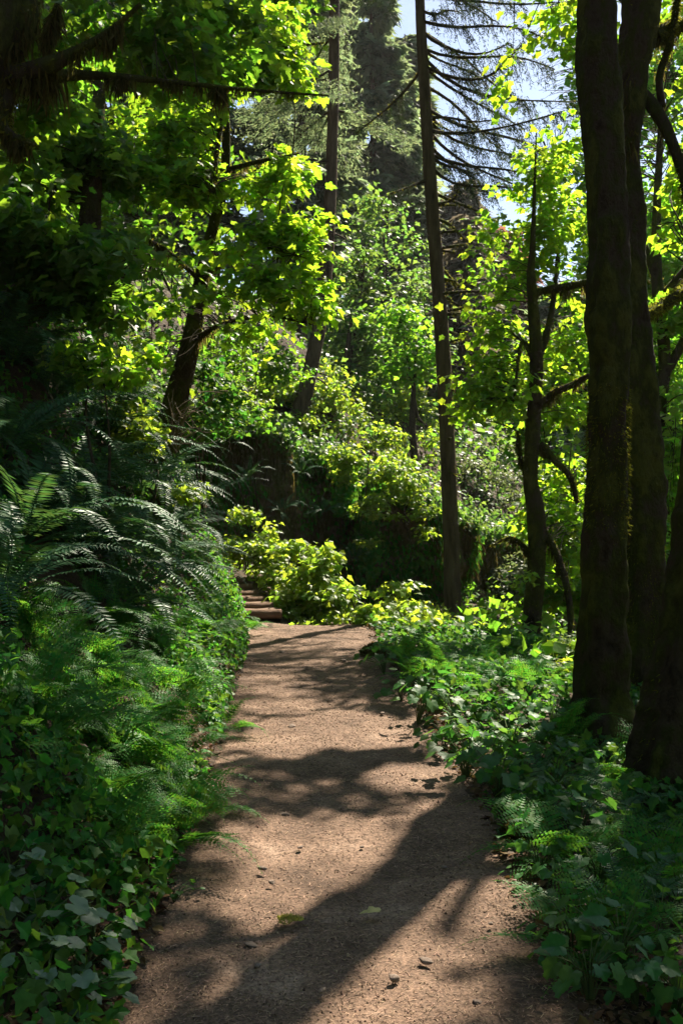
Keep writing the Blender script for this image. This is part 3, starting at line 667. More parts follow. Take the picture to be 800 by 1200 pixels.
# E: tall conifer with drooping bare boughs
E_line = smooth_line([P(531, 760, 16), P(530, 700, 16), P(527, 600, 16), P(519, 420, 16), P(506, 240, 16), P(497, 100, 16), P(491, -20, 16), P(484, -260, 16.2), P(478, -500, 16.4)], 10)
E_r = np.interp(np.linspace(0, 1, len(E_line)), [0, .08, .4, .7, 1], [.165, .142, .115, .085, .05])
tE = thing('hemlock_tree', 'tall slim conifer with bare drooping mossy boughs on its right side', 'tree', E_line[0])
g = Geo(); tube(g, E_line, E_r, 14, .05, 5); part('trunk', g, M['bark'], tE, True)
mg = Geo(); fuzz(mg, E_line, E_r, 1500, .03); ng = Geo(); hg = Geo()
def e_at(pyx):
    zs = EYE - (pyx - HZ) / FPX * 16
    i = np.argmin(np.abs(E_line[:, 2] - zs)); return E_line[i]
needle = (np.array([(-.12, 0, 0), (.12, 0, 0), (0, 1, 0)], float), np.array([(0, 1, 2)]))
spec = []
for k in range(26):
    py0 = -330 + k * 21 + RNG.uniform(-16, 16)
    spec.append((py0, RNG.uniform(-1.0, 1.0) if k % 5 else RNG.uniform(2.3, 4.0), RNG.uniform(.7, 2.35) * (1 if k % 5 else .6), 1))
spec += [(0, -.5, 2.4, 1), (35, .4, 2.3, 1), (80, -.7, 2.2, 1), (105, .5, 1.9, 1), (135, -.5, 1.2, 1), (165, .7, 1.3, 1), (70, .0, 2.5, 1), (178, .05, 2.05, 1), (200, -.4, 1.5, 1), (150, .3, 2.0, 1), (120, -.2, 2.3, 1), (60, .1, 2.2, 1), (20, -.3, 2.3, 1), (225, .6, 1.3, 0)]
for k in range(16):
    spec.append((236 + k * 11 + RNG.uniform(-9, 9), RNG.uniform(-.9, .9), RNG.uniform(.2, 1.15), 0))
for k in range(5):
    spec.append((430 + k * 30, RNG.uniform(-.9, .9), RNG.uniform(.1, .25), 0))
for py0, az, ln, green in spec:
    p0 = e_at(py0); h = np.array([math.cos(az), math.sin(az), 0]); s = np.linspace(0, 1, 9)
    sagf = RNG.uniform(.55, 1.35)
    dz = -.95 * sagf * s * (1 - s) ** .4 * .9 - .12 * s if green else RNG.uniform(-.7, .25) * s + RNG.uniform(-.3, .3) * s * s
    wob = RNG.normal() * .12
    prof = (-RNG.uniform(.04, .42) * (1 - np.exp(-3 * s)) + RNG.uniform(-.28, .12) * s ** 2 + RNG.normal() * .02 * np.sin(7 * s)) if green else .55 * dz
    line = p0 + h * (ln * s)[:, None] + np.array([0, 0, 1]) * (ln * prof)[:, None] + np.cross(h, [0, 0, 1]) * (2.2 * wob * np.sin(s * 3 + RNG.normal()))[:, None] * s[:, None]
    g = Geo(); rr = np.linspace(.030 if green else .028, .009 if green else .012, 9); tube(g, line, rr, 6, .2, 9)
    fuzz(mg, line, rr, int(70 * ln), .035, down=.6)
    if green:
        sub = []
        for q in RNG.uniform(.2, 1, int(13 * ln)):
            c = np.array([np.interp(q, s, line[:, a]) for a in range(3)])
            sd = np.cross(h, [0, 0, 1]) * RNG.choice([-1, 1])
            tl = RNG.uniform(.25, .6) * (1.1 - .4 * q)
            dv = unit(h * .6 + sd * RNG.uniform(.3, 1.0) + np.array([0, 0, RNG.uniform(-1.4, -.5)]))
            e = c + dv * tl; mid = (c + e) / 2 + [0, 0, .04]
            l2 = smooth_line([c, mid, e + [0, 0, -.06]], 3); tube(g, l2, np.linspace(.006, .002, len(l2)), 3)
            kn = int(RNG.uniform(0, 85) * tl / .4)
            u = RNG.uniform(.05, 1, kn); pc = np.stack([np.interp(u, np.linspace(0, 1, len(l2)), l2[:, a]) for a in range(3)], -1)
            nd = unit(dv + RNG.normal(size=(kn, 3)) * .7 + [0, 0, -.2])
            pc = pc + RNG.normal(size=(kn, 3)) * .03
            ng.add(*place(needle, pc, nd, RNG.normal(size=(kn, 3)), RNG.uniform(.035, .075, kn)))
    part('branch', g, M['mossbark'] if not green else M['twig'], tE, True)
part('moss', mg, M['moss'], tE); part('needles', ng, M['hemlock'], tE)

# F: dark conifer leaning at its foot on top of the cliff
F_line = smooth_line([P(318, 560, 21), P(340, 510, 21), P(352, 480, 21), P(362, 440, 21), P(374, 380, 21), P(383, 300, 21), P(388, 200, 21), P(391, 80, 21), P(392, -40, 21), P(392, -300, 21.3)], 10)
F_r = np.interp(np.linspace(0, 1, len(F_line)), [0, .15, .5, 1], [.27, .20, .145, .09])
tF = thing('fir_tree', 'dark straight conifer trunk curving at its foot on top of the mossy cliff', 'tree', F_line[0])
g = Geo(); tube(g, F_line, F_r, 12, .05, 4); part('trunk', g, M['bark'], tF, True)
ng = Geo()
for k in range(30):
    i = int(len(F_line) * RNG.uniform(.70, 1)) - 1 if k > 6 else int(len(F_line) * RNG.uniform(.3, .7))
    p0 = F_line[i]; az = RNG.uniform(0, 2 * PI); ln = RNG.uniform(1.2, 2.6) if k > 6 else RNG.uniform(.2, .6)
    h = np.array([math.cos(az), math.sin(az), 0]); s = np.linspace(0, 1, 7)
    line = p0 + h * (ln * s)[:, None] + np.array([0, 0, -.35]) * (ln * s ** 1.6)[:, None]
    g = Geo(); tube(g, line, np.linspace(.03, .008, 7), 5, .1, 9); part('branch', g, M['twig'], tF, True)
    if k > 6:
        kn = int(500 * ln); u = RNG.uniform(.15, 1, kn); pc = np.stack([np.interp(u, s, line[:, a]) for a in range(3)], -1)
        pc = pc + np.cross(h, [0, 0, 1]) * (RNG.normal(size=kn) * .25)[:, None] + [0, 0, -.1] * np.abs(RNG.normal(size=(kn, 1)))
        ng.add(*place(needle, pc, unit(h + RNG.normal(size=(kn, 3)) * .6 + [0, 0, -.3]), RNG.normal(size=(kn, 3)), RNG.uniform(.06, .13, kn)))
part('needles', ng, M['fir'], tF)

# far conifers
def far_fir(label, px, top, Y, spread, leaf='fir', name='fir_tree', **kw):
    x = (px - 400) / FPX * Y; z = H1(x, Y)
    conifer(label, (x, Y, z - .3), (x + RNG.normal() * .2, Y, EYE + (HZ - top) / FPX * Y), spread, leaf, r0=.28, seglen=Y * .016 + .15, name=name, **kw)
far_fir('grey green fir right behind the dark trunk on the cliff, its boughs drooping', 352, -220, 36, 2.6, n_br=150, needles=75)
far_fir('tall broad fir filling the gap between the two slim trunks', 432, -60, 50, 4.4, n_br=170, needles=95)
far_fir('fir with hazy top against the blue sky, left of the tall slim conifer', 470, 40, 62, 4.2, n_br=150, needles=80)
far_fir('shaded fir farther up the hill behind the broad fir', 395, -160, 66, 5.0, n_br=150, needles=80)
far_fir('dull brown thinning conifer behind the drooping bare boughs', 545, 215, 58, 3.0, leaf='greyfir', n_br=120, needles=55)
far_fir('reddish dying conifer beside the slender maple crown', 583, 268, 62, 3.6, leaf='deadfir', n_br=150, needles=60)
far_fir('dark conifer with a bare grey trunk directly right of the tall slim conifer', 532, 250, 34, 1.6, leaf='greyfir', n_br=50, needles=26, start=.3)
far_fir('dark conifer deep in the ravine behind the slender maple', 655, 330, 44, 4.0, n_br=120, needles=80, name='fir_tree')
far_fir('distant dark conifer low behind the right hand maples', 760, 230, 48, 4.2, n_br=120, needles=80)
far_fir('dark fir on the left hill showing between maple leaves', 250, -260, 32, 3.4, n_br=130, needles=80)
far_fir('dark fir high on the left hill in the corner behind the maples', 90, -300, 26, 3.4, n_br=130, needles=80)
far_fir('fir standing between the two left hill firs', 170, -200, 40, 3.8, n_br=120, needles=70)
far_fir('short dark fir on the hill crest low behind the sunlit bushes', 488, 330, 40, 2.6, n_br=110, needles=70)

# deciduous trees on the hill behind the cliff
for lab, px, Y, el, n, lm in [
    ('blue green alder behind the sunlit cliff bushes, mostly in shade', 450, 31, [(P(450, 330, 31), (1.5, 1.5, 2.2)), (P(430, 420, 30), (1.6, 1.5, 1.4)), (P(480, 400, 30), (1.1, 1.2, 1.8)), (P(455, 250, 32), (.9, 1, 1.2))], 420, 'alder'),
    ('narrow alder beside the dark conifer trunk on the cliff', 408, 27, [(P(412, 400, 27), (.9, 1, 1.2)), (P(405, 460, 26), (1.0, 1, .8)), (P(425, 330, 28), (.8, 1, 1.0))], 220, 'alder'),
    ('young maple with sunlit leaves at the hill foot left of the tall slim conifer', 490, 26, [(P(488, 430, 26), (.7, .8, .9)), (P(500, 500, 26), (.7, .8, .7)), (P(470, 380, 26), (.5, .6, .6))], 180, 'maple_far')]:
    x = (px - 400) / FPX * Y; b = np.array([x, Y, H1(x, Y) - .3]); tp = el[0][0] + [0, 0, el[0][1][2] * .6]
    maple(lab, ([b, (b + tp) / 2 + RNG.normal(size=3) * .2, tp], [.12, .09, .03]), [([(b + tp) / 2, (b + tp) / 4 + e[0] / 2, e[0]], [.05, .03, .01]) for e in el[1:]], el, n, 12, .17, .38, T_LOD, lm, name='alder_tree' if lm == 'alder' else 'maple_tree', bark='twig', gap=-.2, maxlen=3, gf=1.2)

# ================================================================== SHRUBS
def shrub(label, ells, clumps, size, leaf='shrub', tpl=T_MID, n_per=10, rad=None, group=None, name='shrub', stems=5, hang=False, bark='twig'):
    c0 = np.mean([e[0] for e in ells], 0); zb = min(e[0][2] - e[1][2] for e in ells)
    base = np.array([c0[0], c0[1], zb])
    gz = H1(c0[0], c0[1])
    base[2] = max(min(zb, gz + .3), gz - .1) if not hang else max(e[0][2] for e in ells)
    if hang: base = base + [0, .35, 0]
    t = thing(name, label, 'shrub', base, group)
    cen = blob_points(ells, clumps, -.25, 3)
    skel = []
    for e in ells[:stems]:
        l = smooth_line([base + RNG.normal(size=3) * [.08, .08, 0], (base + e[0]) / 2 + RNG.normal(size=3) * .08, e[0] + RNG.normal(size=3) * .1], 5)
        g = Geo(); tube(g, l, np.linspace(.016, .005, len(l)), 5); part('stem', g, M[bark], t, True); skel.append(l)
    g = Geo(); crown_leaves(g, cen, n_per, rad or size * 1.8, size, tpl, sun=False, tilt=.6); part('foliage', g, M[leaf], t)
    g = Geo(); twigs_to(g, cen[::2], np.concatenate(skel), .006, maxlen=1.5); part('twigs', g, M[bark], t, True)
    return t
shrub('sunlit salmonberry bush left of the steps top, taller than its neighbours', [(P(292, 628, 15.9), (.42, .38, .34)), (P(275, 640, 15.9), (.32, .3, .24)), (P(308, 648, 15.7), (.3, .35, .22)), (P(286, 606, 16), (.25, .25, .2)), (P(262, 655, 16.2), (.28, .3, .16))], 170, .08)
shrub('bright leafy bush beside the timber steps', [(P(338, 668, 14.9), (.3, .35, .35)), (P(345, 695, 14.6), (.25, .3, .25)), (P(318, 660, 15.9), (.22, .3, .16)), (P(345, 650, 15.3), (.25, .3, .3))], 100, .09)
shrub('tall bright bush at the trail end with a leafy tip', [(P(372, 660, 14.6), (.28, .3, .3)), (P(365, 690, 14.3), (.45, .35, .35)), (P(390, 705, 14), (.4, .35, .3)), (P(350, 710, 14.2), (.4, .3, .25))], 150, .10)
shrub('low sunlit bush where the trail bends left', [(P(415, 712, 13.7), (.42, .35, .28)), (P(435, 725, 13.4), (.4, .3, .25)), (P(400, 725, 13.6), (.3, .3, .2))], 120, .095)
shrub('spreading leafy bush just left of the tall slim conifer foot', [(P(470, 712, 13.8), (.36, .35, .25)), (P(490, 735, 13.2), (.4, .35, .22)), (P(455, 738, 13), (.3, .3, .2)), (P(478, 695, 14.2), (.25, .3, .15))], 130, .10)
fern_later = []
def on(px, py, r, up=.2):
    h = hit(px, py); k = h[1] / 20.0
    return (h + [0, -.15, up * k], tuple(np.array(r) * k))
shrub('round glowing bush hanging at the cliff top below the dark conifer', [on(345, 488, (.45, .4, .45)), on(332, 468, (.45, .4, .3)), on(352, 512, (.32, .3, .28)), on(360, 475, (.3, .3, .3))], 150, .09)
shrub('sunlit bush along the cliff edge left of the round glowing bush', [on(285, 480, (.5, .4, .32)), on(262, 495, (.4, .4, .25)), on(312, 475, (.4, .4, .3)), on(300, 500, (.4, .3, .2)), on(270, 470, (.4, .4, .3))], 170, .09)
shrub('broad yellow green bush draping over the cliff right of the dark conifer', [on(395, 490, (.6, .5, .5)), on(425, 505, (.6, .5, .55)), on(385, 462, (.5, .45, .4)), on(442, 535, (.5, .45, .45)), on(415, 470, (.5, .4, .4)), on(400, 525, (.4, .35, .4))], 300, .095)
shrub('lower yellow green bush trailing down the cliff face', [on(440, 572, (.36, .35, .42)), on(425, 600, (.26, .3, .36)), on(462, 560, (.4, .35, .35)), on(470, 600, (.32, .35, .4)), on(408, 560, (.28, .3, .3)), on(452, 625, (.22, .25, .3))], 230, .085, hang=True)
shrub('bright bush hanging out over the middle of the cliff face', [(P(418, 555, 18.9), (.36, .3, .34)), (P(435, 590, 18.7), (.3, .3, .34)), (P(450, 555, 19), (.36, .3, .32)), (P(400, 535, 18.7), (.3, .3, .25)), (P(428, 625, 18.6), (.2, .2, .25))], 190, .085, hang=True)
shrub('bright bush hanging off the cliff just left of the tall slim conifer', [(P(475, 575, 19.3), (.36, .3, .36)), (P(492, 610, 19.2), (.3, .3, .32)), (P(465, 620, 19.1), (.26, .3, .3)), (P(480, 650, 19), (.2, .2, .25))], 170, .085, hang=True)
for lab, px, py, Y, sz in [('small fern hanging from the left part of the cliff face', 290, 560, 17.3, .6), ('small fern low on the cliff behind the tallest trailside bush', 330, 600, 18, .55), ('small fern on the cliff lip under the dark bush', 262, 520, 17, .7), ('fern high on the dark cliff face below the round glowing bush', 352, 555, 18.4, .6), ('fern on the cliff face left of the ivy strip', 380, 600, 18.6, .55), ('fern near the foot of the cliff beside the ivy curtain', 415, 655, 18.9, .5)]:
    fern_later.append((lab, P(px, py, Y), sz))
shrub('sunlit bush crowning the cliff beside the tall slim conifer', [on(485, 495, (.5, .45, .55)), on(495, 540, (.5, .4, .5)), on(462, 490, (.45, .4, .45)), on(492, 585, (.4, .35, .4)), on(505, 620, (.3, .3, .3))], 240, .095)
shrub('grey green bush on the cliff right of the tall slim conifer', [on(565, 580, (.6, .5, .6)), on(595, 600, (.7, .6, .7)), on(555, 625, (.45, .4, .45)), on(612, 645, (.55, .5, .5)), on(585, 555, (.6, .6, .5)), on(545, 560, (.5, .5, .5))], 300, .10, leaf='olive')
shrub('dusky bush low in the ravine gap right of the grey green bush', [(P(590, 690, 23), (.5, .5, .5)), (P(610, 670, 23.5), (.5, .5, .5))], 110, .11, leaf='olive')
shrub('yellow green bush glowing among the sword ferns on the left bank', [(P(165, 510, 8.9), (.22, .3, .2)), (P(185, 545, 8.9), (.25, .3, .18)), (P(205, 575, 9), (.22, .25, .12)), (P(150, 480, 9), (.16, .2, .12))], 110, .06)
shrub('small lit maple sprig over the ferns under the shaded maple', [(P(105, 420, 7.6), (.22, .2, .1)), (P(135, 440, 7.5), (.2, .2, .09))], 40, .08, leaf='maple', tpl=T_MAPLE, stems=2)
shrub('dark ivy like bush hanging beside the cliff corner above the ferns', [(P(240, 470, 11.5), (.4, .4, .3)), (P(215, 500, 11), (.35, .4, .3)), (P(260, 500, 13), (.35, .4, .3)), (P(230, 440, 11.5), (.35, .4, .25))], 140, .075, leaf='cover')
shrub('dark bush overhanging the left end of the cliff lip', [on(255, 505, (.4, .35, .2), .1), on(290, 512, (.45, .3, .16), .1), on(325, 520, (.4, .3, .16), .1), on(370, 530, (.35, .3, .16), .1)], 150, .08, leaf='cover')
shrub('shaded bush on the cliff lip under the sunlit maple leaves', [(P(285, 490, 17.6), (.5, .5, .3)), (P(330, 430, 19.6), (.6, .5, .4)), (P(300, 420, 19), (.6, .6, .5)), (P(255, 420, 16), (.6, .6, .6))], 200, .09, leaf='maple_shaded')
shrub('low leafy bush in front of the slender maple foot', [(P(590, 765, 12.2), (.4, .35, .2)), (P(640, 770, 11.8), (.45, .35, .25)), (P(560, 750, 12.8), (.35, .3, .18))], 130, .09, leaf='herb')
shrub('bush lit yellow between the slender maple and the thick trunks', [(P(655, 800, 9.8), (.25, .3, .25)), (P(640, 830, 9.2), (.25, .25, .15)), (P(665, 770, 10.5), (.22, .3, .2))], 110, .075)
# dry twigs above the ferns
b = P(200, 520, 10.2); t = thing('dead_bush', 'bare dry twiggy bush sticking out of the bank above the sword ferns', 'bush', b)
for k in range(9):
    e = P(RNG.uniform(190, 262), RNG.uniform(448, 545), 9.8 + RNG.uniform(-.4, .4)); mid = (b + e) / 2 + RNG.normal(size=3) * .08
    g = Geo(); l = smooth_line([b, mid, e], 5); tube(g, l, np.linspace(.012, .004, len(l)), 5, .2, 20)
    for q in range(6):
        i = RNG.integers(3, len(l)); e2 = l[i] + unit(RNG.normal(size=3) + [.6, 0, .2]) * RNG.uniform(.08, .25)
        tube(g, smooth_line([l[i], (l[i] + e2) / 2 + RNG.normal(size=3) * .02, e2], 3), np.linspace(.005, .002, 7) if False else np.linspace(.005, .002, len(smooth_line([l[i], (l[i] + e2) / 2, e2], 3))), 4)
    part('branch', g, M['drytwig'], t, True)

# ivy and moss on the cliff
g = Geo()
ci = RNG.integers(0, len(cl), 22000); vi = RNG.integers(4, nv - 2, 22000)
pc = cliff_pts[ci, vi]; keep = noise(pc * [1, 1, .6], 1.7) > -.2 + .25 * (pc[:, 0] > -.5)
pc = pc[keep]; nn = np.column_stack([nrm[ci][keep], np.zeros(keep.sum())])
k = len(pc); pos = pc + nn * .05 + RNG.normal(size=(k, 3)) * .07
g.add(*place(T_DIA, pos, unit(np.array([0, 0, -1.0]) + nn * .5 + RNG.normal(size=(k, 3)) * .3), unit(nn + RNG.normal(size=(k, 3)) * .4), RNG.uniform(.05, .17, k)))
k = 11000; ci = RNG.integers(0, len(cl), k); vi = np.clip((nv * (1 - .22 * RNG.uniform(0, 1, k) ** 1.5)).astype(int), 4, nv - 1)
pc = cliff_pts[ci, vi]; nn = np.column_stack([nrm[ci], np.zeros(k)]); hh = np.abs(RNG.normal(size=(k, 1))) * .16 * (1 + noise(pc, 2.2))[:, None].clip(.1, 2)
g3 = Geo(); g3.add(*place(T_MID, pc + (nn * .8 + [0, 0, .9]) * hh, unit(nn * .5 + [0, 0, -.5] + RNG.normal(size=(k, 3)) * .5), unit(nn * .5 + [0, 0, 1] + RNG.normal(size=(k, 3)) * .5), RNG.uniform(.05, .13, k)))
stuff(link('cliff_top_undergrowth', make_mesh('cliff_top_undergrowth', *g3.data(), M['alder'])), 'leafy growth spilling over the cliff lip', 'undergrowth')
k = 5000; ci = RNG.integers(0, len(cl), k); vi = np.clip((nv * RNG.uniform(.25, 1, k) ** .5).astype(int), 4, nv - 2)
pc = cliff_pts[ci, vi] + np.column_stack([nrm[ci], np.zeros(k)]) * .08; kp = noise(pc * [1, 1, .3], 2.4) > 0; pc = pc[kp]; k = len(pc)
g2 = Geo(); V_ = np.array([(-.012, 0, 0), (.012, 0, .01), (.02, .5, .04), (-.004, .5, .03), (.0, 1, .0)]); g2.add(*place((V_, np.array([(0, 1, 2), (0, 2, 3), (3, 2, 4)])), pc, unit(np.array([0, 0, -1.0]) + RNG.normal(size=(k, 3)) * .18), RNG.normal(size=(k, 3)), RNG.uniform(.15, .7, k)))
stuff(link('cliff_roots_moss', make_mesh('cliff_roots_moss', *g2.data(), M['hangmoss'])), 'brown roots and moss tatters hanging from the cliff lip', 'moss')
stuff(link('cliff_undergrowth', make_mesh('cliff_undergrowth', *g.data(), M['lady'])), 'small dark plants and moss clinging to the cliff face', 'undergrowth')
for lab, px, py0, py1, Y, w in [('ivy curtain hanging down the cliff left of the slim conifer', 435, 560, 680, 19.5, .22), ('green ivy strip on the dark cliff below the bright bushes', 405, 540, 600, 19.3, .2)]:
    g = Geo(); k = 420; u = RNG.uniform(0, 1, k)
    pos = np.array([P(px, py0, Y)]) * (1 - u)[:, None] + np.array([P(px - 4, py1, Y - .25)]) * u[:, None] + RNG.normal(size=(k, 3)) * [w * .6, .08, .05]
    g.add(*place(T_MID, pos, unit(np.array([0, -.5, -1.0]) + RNG.normal(size=(k, 3)) * .3), unit(np.array([.2, -1, .3]) + RNG.normal(size=(k, 3)) * .3), RNG.uniform(.07, .12, k)))
    tag(link('ivy', make_mesh('ivy', g.data()[0] - P(px, py0, Y), g.data()[1], M['lady']), None, P(px, py0, Y)), lab, 'ivy')

# ================================================================== FERNS
kite = np.array([(0, 0, 0), (.5, .32, 0), (0, 1, 0), (-.5, .32, 0)], float)
def frond_mesh(name, length, pairs, wmax, mat, arch, bip=False, seed=0):
    r = np.random.default_rng(seed)
    s = np.linspace(0, 1, 24)
    ang = math.radians(arch[0]) + (math.radians(arch[1]) - math.radians(arch[0])) * s ** 1.2
    ds = length / 23
    x = np.concatenate([[0], np.cumsum(np.cos(ang[:-1]) * ds)]); z = np.concatenate([[0], np.cumsum(np.sin(ang[:-1]) * ds)])
    y = .04 * length * np.sin(s * 2.4 + r.uniform(0, 6)) * s
    line = np.stack([x, y, z], -1); tan = unit(np.gradient(line, axis=0))
    g = Geo(); tube(g, line, np.linspace(.0045, .001, 24) * length, 3)
    q = np.linspace(.12 if not bip else .22, .985, pairs)
    c = np.stack([np.interp(q, s, line[:, a]) for a in range(3)], -1); tt = unit(np.stack([np.interp(q, s, tan[:, a]) for a in range(3)], -1))
    wid = wmax * np.minimum(1, (q / .28) ** .6) * np.clip((1 - q) / .55, .05, 1) ** (.75 if not bip else 1.0)
    for sgn in (-1, 1):
        side = unit(np.cross(tt, [0, 0, 1.0])) * sgn
        up = np.cross(side, tt) * sgn; up = np.where(up[:, 2:3] < 0, -up, up)
        d = unit(side + tt * .28 + up * .06 + r.normal(size=(pairs, 3)) * .07)
        n = unit(up + r.normal(size=(pairs, 3)) * .18)
        if not bip:
            V = kite.copy(); V[:, 0] *= .24; V[:, 2] = -.12 * V[:, 1] ** 2
            g.add(*place((V, np.array([(0, 1, 2), (0, 2, 3)])), c, d, n, wid * r.uniform(.9, 1.08, pairs)))
        else:
            for i in range(pairs):
                kk = max(3, int(8 * wid[i] / wmax)); u = np.linspace(.06, .97, kk)
                pc = c[i] + d[i] * (u * wid[i])[:, None] - np.array([0, 0, .12]) * (u ** 2 * wid[i])[:, None]
                sw = wid[i] * .30 * (1.02 - u) ** .7 + .004
                for sg in (-1, 1):
                    dd = unit(np.cross(n[i], d[i]) * sg + d[i] * .35 + r.normal(size=(kk, 3)) * .06)
                    V = kite.copy(); V[:, 0] *= .55
                    g.add(*place((V, np.array([(0, 1, 2), (0, 2, 3)])), pc, dd, np.tile(n[i], (kk, 1)), sw))
    V, T = g.data()
    return make_mesh(name, V, T, mat)
SW = [frond_mesh('sword_frond', 1.0, 44, .085, M['sword'], a, False, i) for i, a in enumerate([(72, -50), (62, -35), (55, -62), (48, -25), (66, -75), (40, -40)])]
LD = [frond_mesh('lady_frond', 1.0, 17, .20, M['lady'], a, True, 20 + i) for i, a in enumerate([(68, -25), (55, -35), (45, -10), (60, -50)])]

def fern(label, base, size, n, meshes, lean=(0, 0), group=None, spread=(0, 2 * PI), name='fern'):
    t = thing(name, label, 'fern', base, group)
    t.rotation_euler = (lean[1], lean[0], 0)
    for k in range(n):
        az = spread[0] + (spread[1] - spread[0]) * (k + RNG.uniform(-.35, .35)) / n
        o = link('frond', meshes[RNG.integers(0, len(meshes))], t)
        o.rotation_euler = (RNG.normal() * .16, RNG.normal() * .2, az); s = size * RNG.uniform(.7, 1.12)
        o.scale = (s, s, s)
        o.location = (.03 * math.cos(az), .03 * math.sin(az), 0)
    return t
GS = 'sword ferns on the left bank'
for lab, px, py, s, n in [
    ('dark sword fern at the left edge, highest on the bank', 15, 430, 1.15, 16),
    ('sword fern just below the highest one on the bank', 62, 470, 1.1, 15),
    ('sword fern at the left edge below the shaded maple', 5, 535, 1.2, 16),
    ('broad sword fern with arching fronds in the middle of the bank', 105, 575, 1.3, 18),
    ('sword fern below the glowing yellow green bush', 165, 595, 1.2, 17),
    ('sword fern whose glossy fronds arch out over the trail bend', 192, 630, 1.2, 19),
    ('shaggy sword fern low at the left edge of the bank', 25, 640, 1.3, 17),
    ('sword fern with pale glossy drooping fronds above the low herbs', 90, 655, 1.35, 19),
    ('drooping sword fern nearest the timber steps', 226, 668, .8, 14),
    ('sword fern tucked under the arching glossy fronds', 165, 668, 1.2, 16),
    ('sword fern behind the middle of the bank, half hidden', 125, 525, 1.1, 14),
    ('sword fern half hidden at the left edge under its neighbours', 0, 705, 1.05, 14),
    ('low sword fern hanging over the herbs of the bank', 140, 715, 1.0, 15),
    ('small dark sword fern beside the dry twiggy bush', 205, 560, .85, 13),
    ('sword fern up the slope under the small lit maple sprig', 100, 475, 1.0, 14),
    ('sword fern half hidden by maple leaves at the left edge', 12, 385, 1.0, 14), ('sword fern under the trunk of the leaning maple', 150, 470, .9, 13),
    ('sword fern with short upright fronds between the two left edge ferns', 35, 590, 1.0, 14)]:
    b = hit(px, py); fern(lab, b, s, int(n * 1.35), SW, lean=(.30, .12), group=GS, name='sword_fern')
for lab, b, sz in fern_later: fern(lab, b + [0, .15, 0], sz, 12, SW, lean=(0, .5), name='sword_fern')
GL = 'lacy ferns along the foot of the left bank'
pts = []
for py in range(735, 1010, 24):
    xr_ = np.interp(py, [735, 800, 900, 1000], [275, 262, 232, 205])
    for px in np.arange(20 + RNG.uniform(0, 30), xr_, 76):
        pts.append((px + RNG.uniform(-14, 14), py + RNG.uniform(-9, 9)))
for i, (px, py) in enumerate(pts):
    if px < 110 and py > 900: continue
    b = hit(px, py); sc = RNG.uniform(.48, .68)
    fern('lacy light green fern crowded among others at the foot of the left bank', b, sc, RNG.integers(6, 9), LD, lean=(.25, .1), group=GL, name='lady_fern')
for lab, px, py, s in [('lacy fern leaning out farthest over the left trail edge', 240, 955, .42), ('fern with drooping lacy fronds at the left trail edge beside the pale stone', 258, 860, .45), ('lacy fern nearest the steps at the foot of the left bank', 285, 742, .5)]:
    fern(lab, hit(px, py), s, 8, LD, lean=(.3, 0), name='lady_fern')
GR = 'silver lit ferns on the right verge'
for px, py in [(480, 780), (505, 765), (535, 775), (560, 790), (590, 800), (520, 800), (552, 815), (610, 815), (575, 768), (635, 805), (490, 805)]:
    fern('lacy fern shining silver in the sun on the right verge', hit(px, py), RNG.uniform(.5, .7), 8, LD, group=GR, name='lady_fern')
GD = 'dark ferns under the thick trunks'
for px, py in [(660, 880), (700, 900), (745, 930), (690, 960), (640, 940), (775, 985), (720, 1000), (655, 1020), (780, 1060), (735, 1080), (700, 1120)]:
    fern('dark fern in deep shade below the thick trunks at the right', hit(px, py), RNG.uniform(.5, .65), 8, LD if RNG.uniform() < .6 else SW, group=GD, name='lady_fern', lean=(-.15, 0))

# ================================================================== BROAD-LEAVED PLANTS
def plant_meshes(seed, n_leaf, h, size, tpl, spread, leafmat):
    r = np.random.default_rng(seed); gs, gl = Geo(), Geo()
    for k in range(n_leaf):
        az = r.uniform(0, 2 * PI); rr = spread * r.uniform(.2, 1) ** .7; z = h * r.uniform(.45, 1) * (1 - .35 * rr / spread)
        e = np.array([rr * math.cos(az), rr * math.sin(az), z]); m = np.array([e[0] * .35, e[1] * .35, z * .7])
        l = smooth_line([np.array([0, 0, -.02]), m, e], 3); tube(gs, l, np.linspace(.004, .002, len(l)), 3)
        out = np.array([math.cos(az), math.sin(az), 0])
        n = unit(np.array([0, 0, 1]) + out * r.uniform(0, .6) + r.normal(size=3) * .2); d = unit(out + [0, 0, -.25] + r.normal(size=3) * .3)
        gl.add(*place(tpl, e[None], d[None], n[None], np.array([size * r.uniform(.65, 1.2)])))
    return make_mesh('stem', *gs.data(), M['stem']), make_mesh('foliage', *gl.data(), M[leafmat], True)
VERGE = [plant_meshes(100 + i, 18, .34, .09, T_BROAD, .24, 'herb') for i in range(5)]
PALE = [plant_meshes(110 + i, 11, .22, .085, T_PALE, .18, 'pale') for i in range(4)]
LOWP = [plant_meshes(120 + i, 12, .16, .055, T_PALE, .16, 'herb') for i in range(3)]
def plant(label, base, sc, ms, group=None, name='leafy_plant'):
    t = thing(name, label, 'plant', base, group); st, fo = ms[RNG.integers(0, len(ms))]
    t.rotation_euler = (RNG.normal() * .1, RNG.normal() * .1, RNG.uniform(0, 6.28)); t.scale = (sc, sc, sc)
    link('stem', st, t); link('foliage', fo, t); return t
for px, py in [(450, 790), (462, 772), (500, 830), (530, 850), (490, 850), (560, 850), (520, 880), (590, 860), (620, 850), (555, 890), (600, 890), (575, 915), (545, 915), (630, 890), (610, 925), (470, 822), (585, 945), (650, 860)]:
    plant('broad leaved plant catching sun on the right edge of the trail', hit(px, py), RNG.uniform(.8, 1.15), VERGE, 'sunlit broad leaved plants on the right verge', 'thimbleberry_plant')
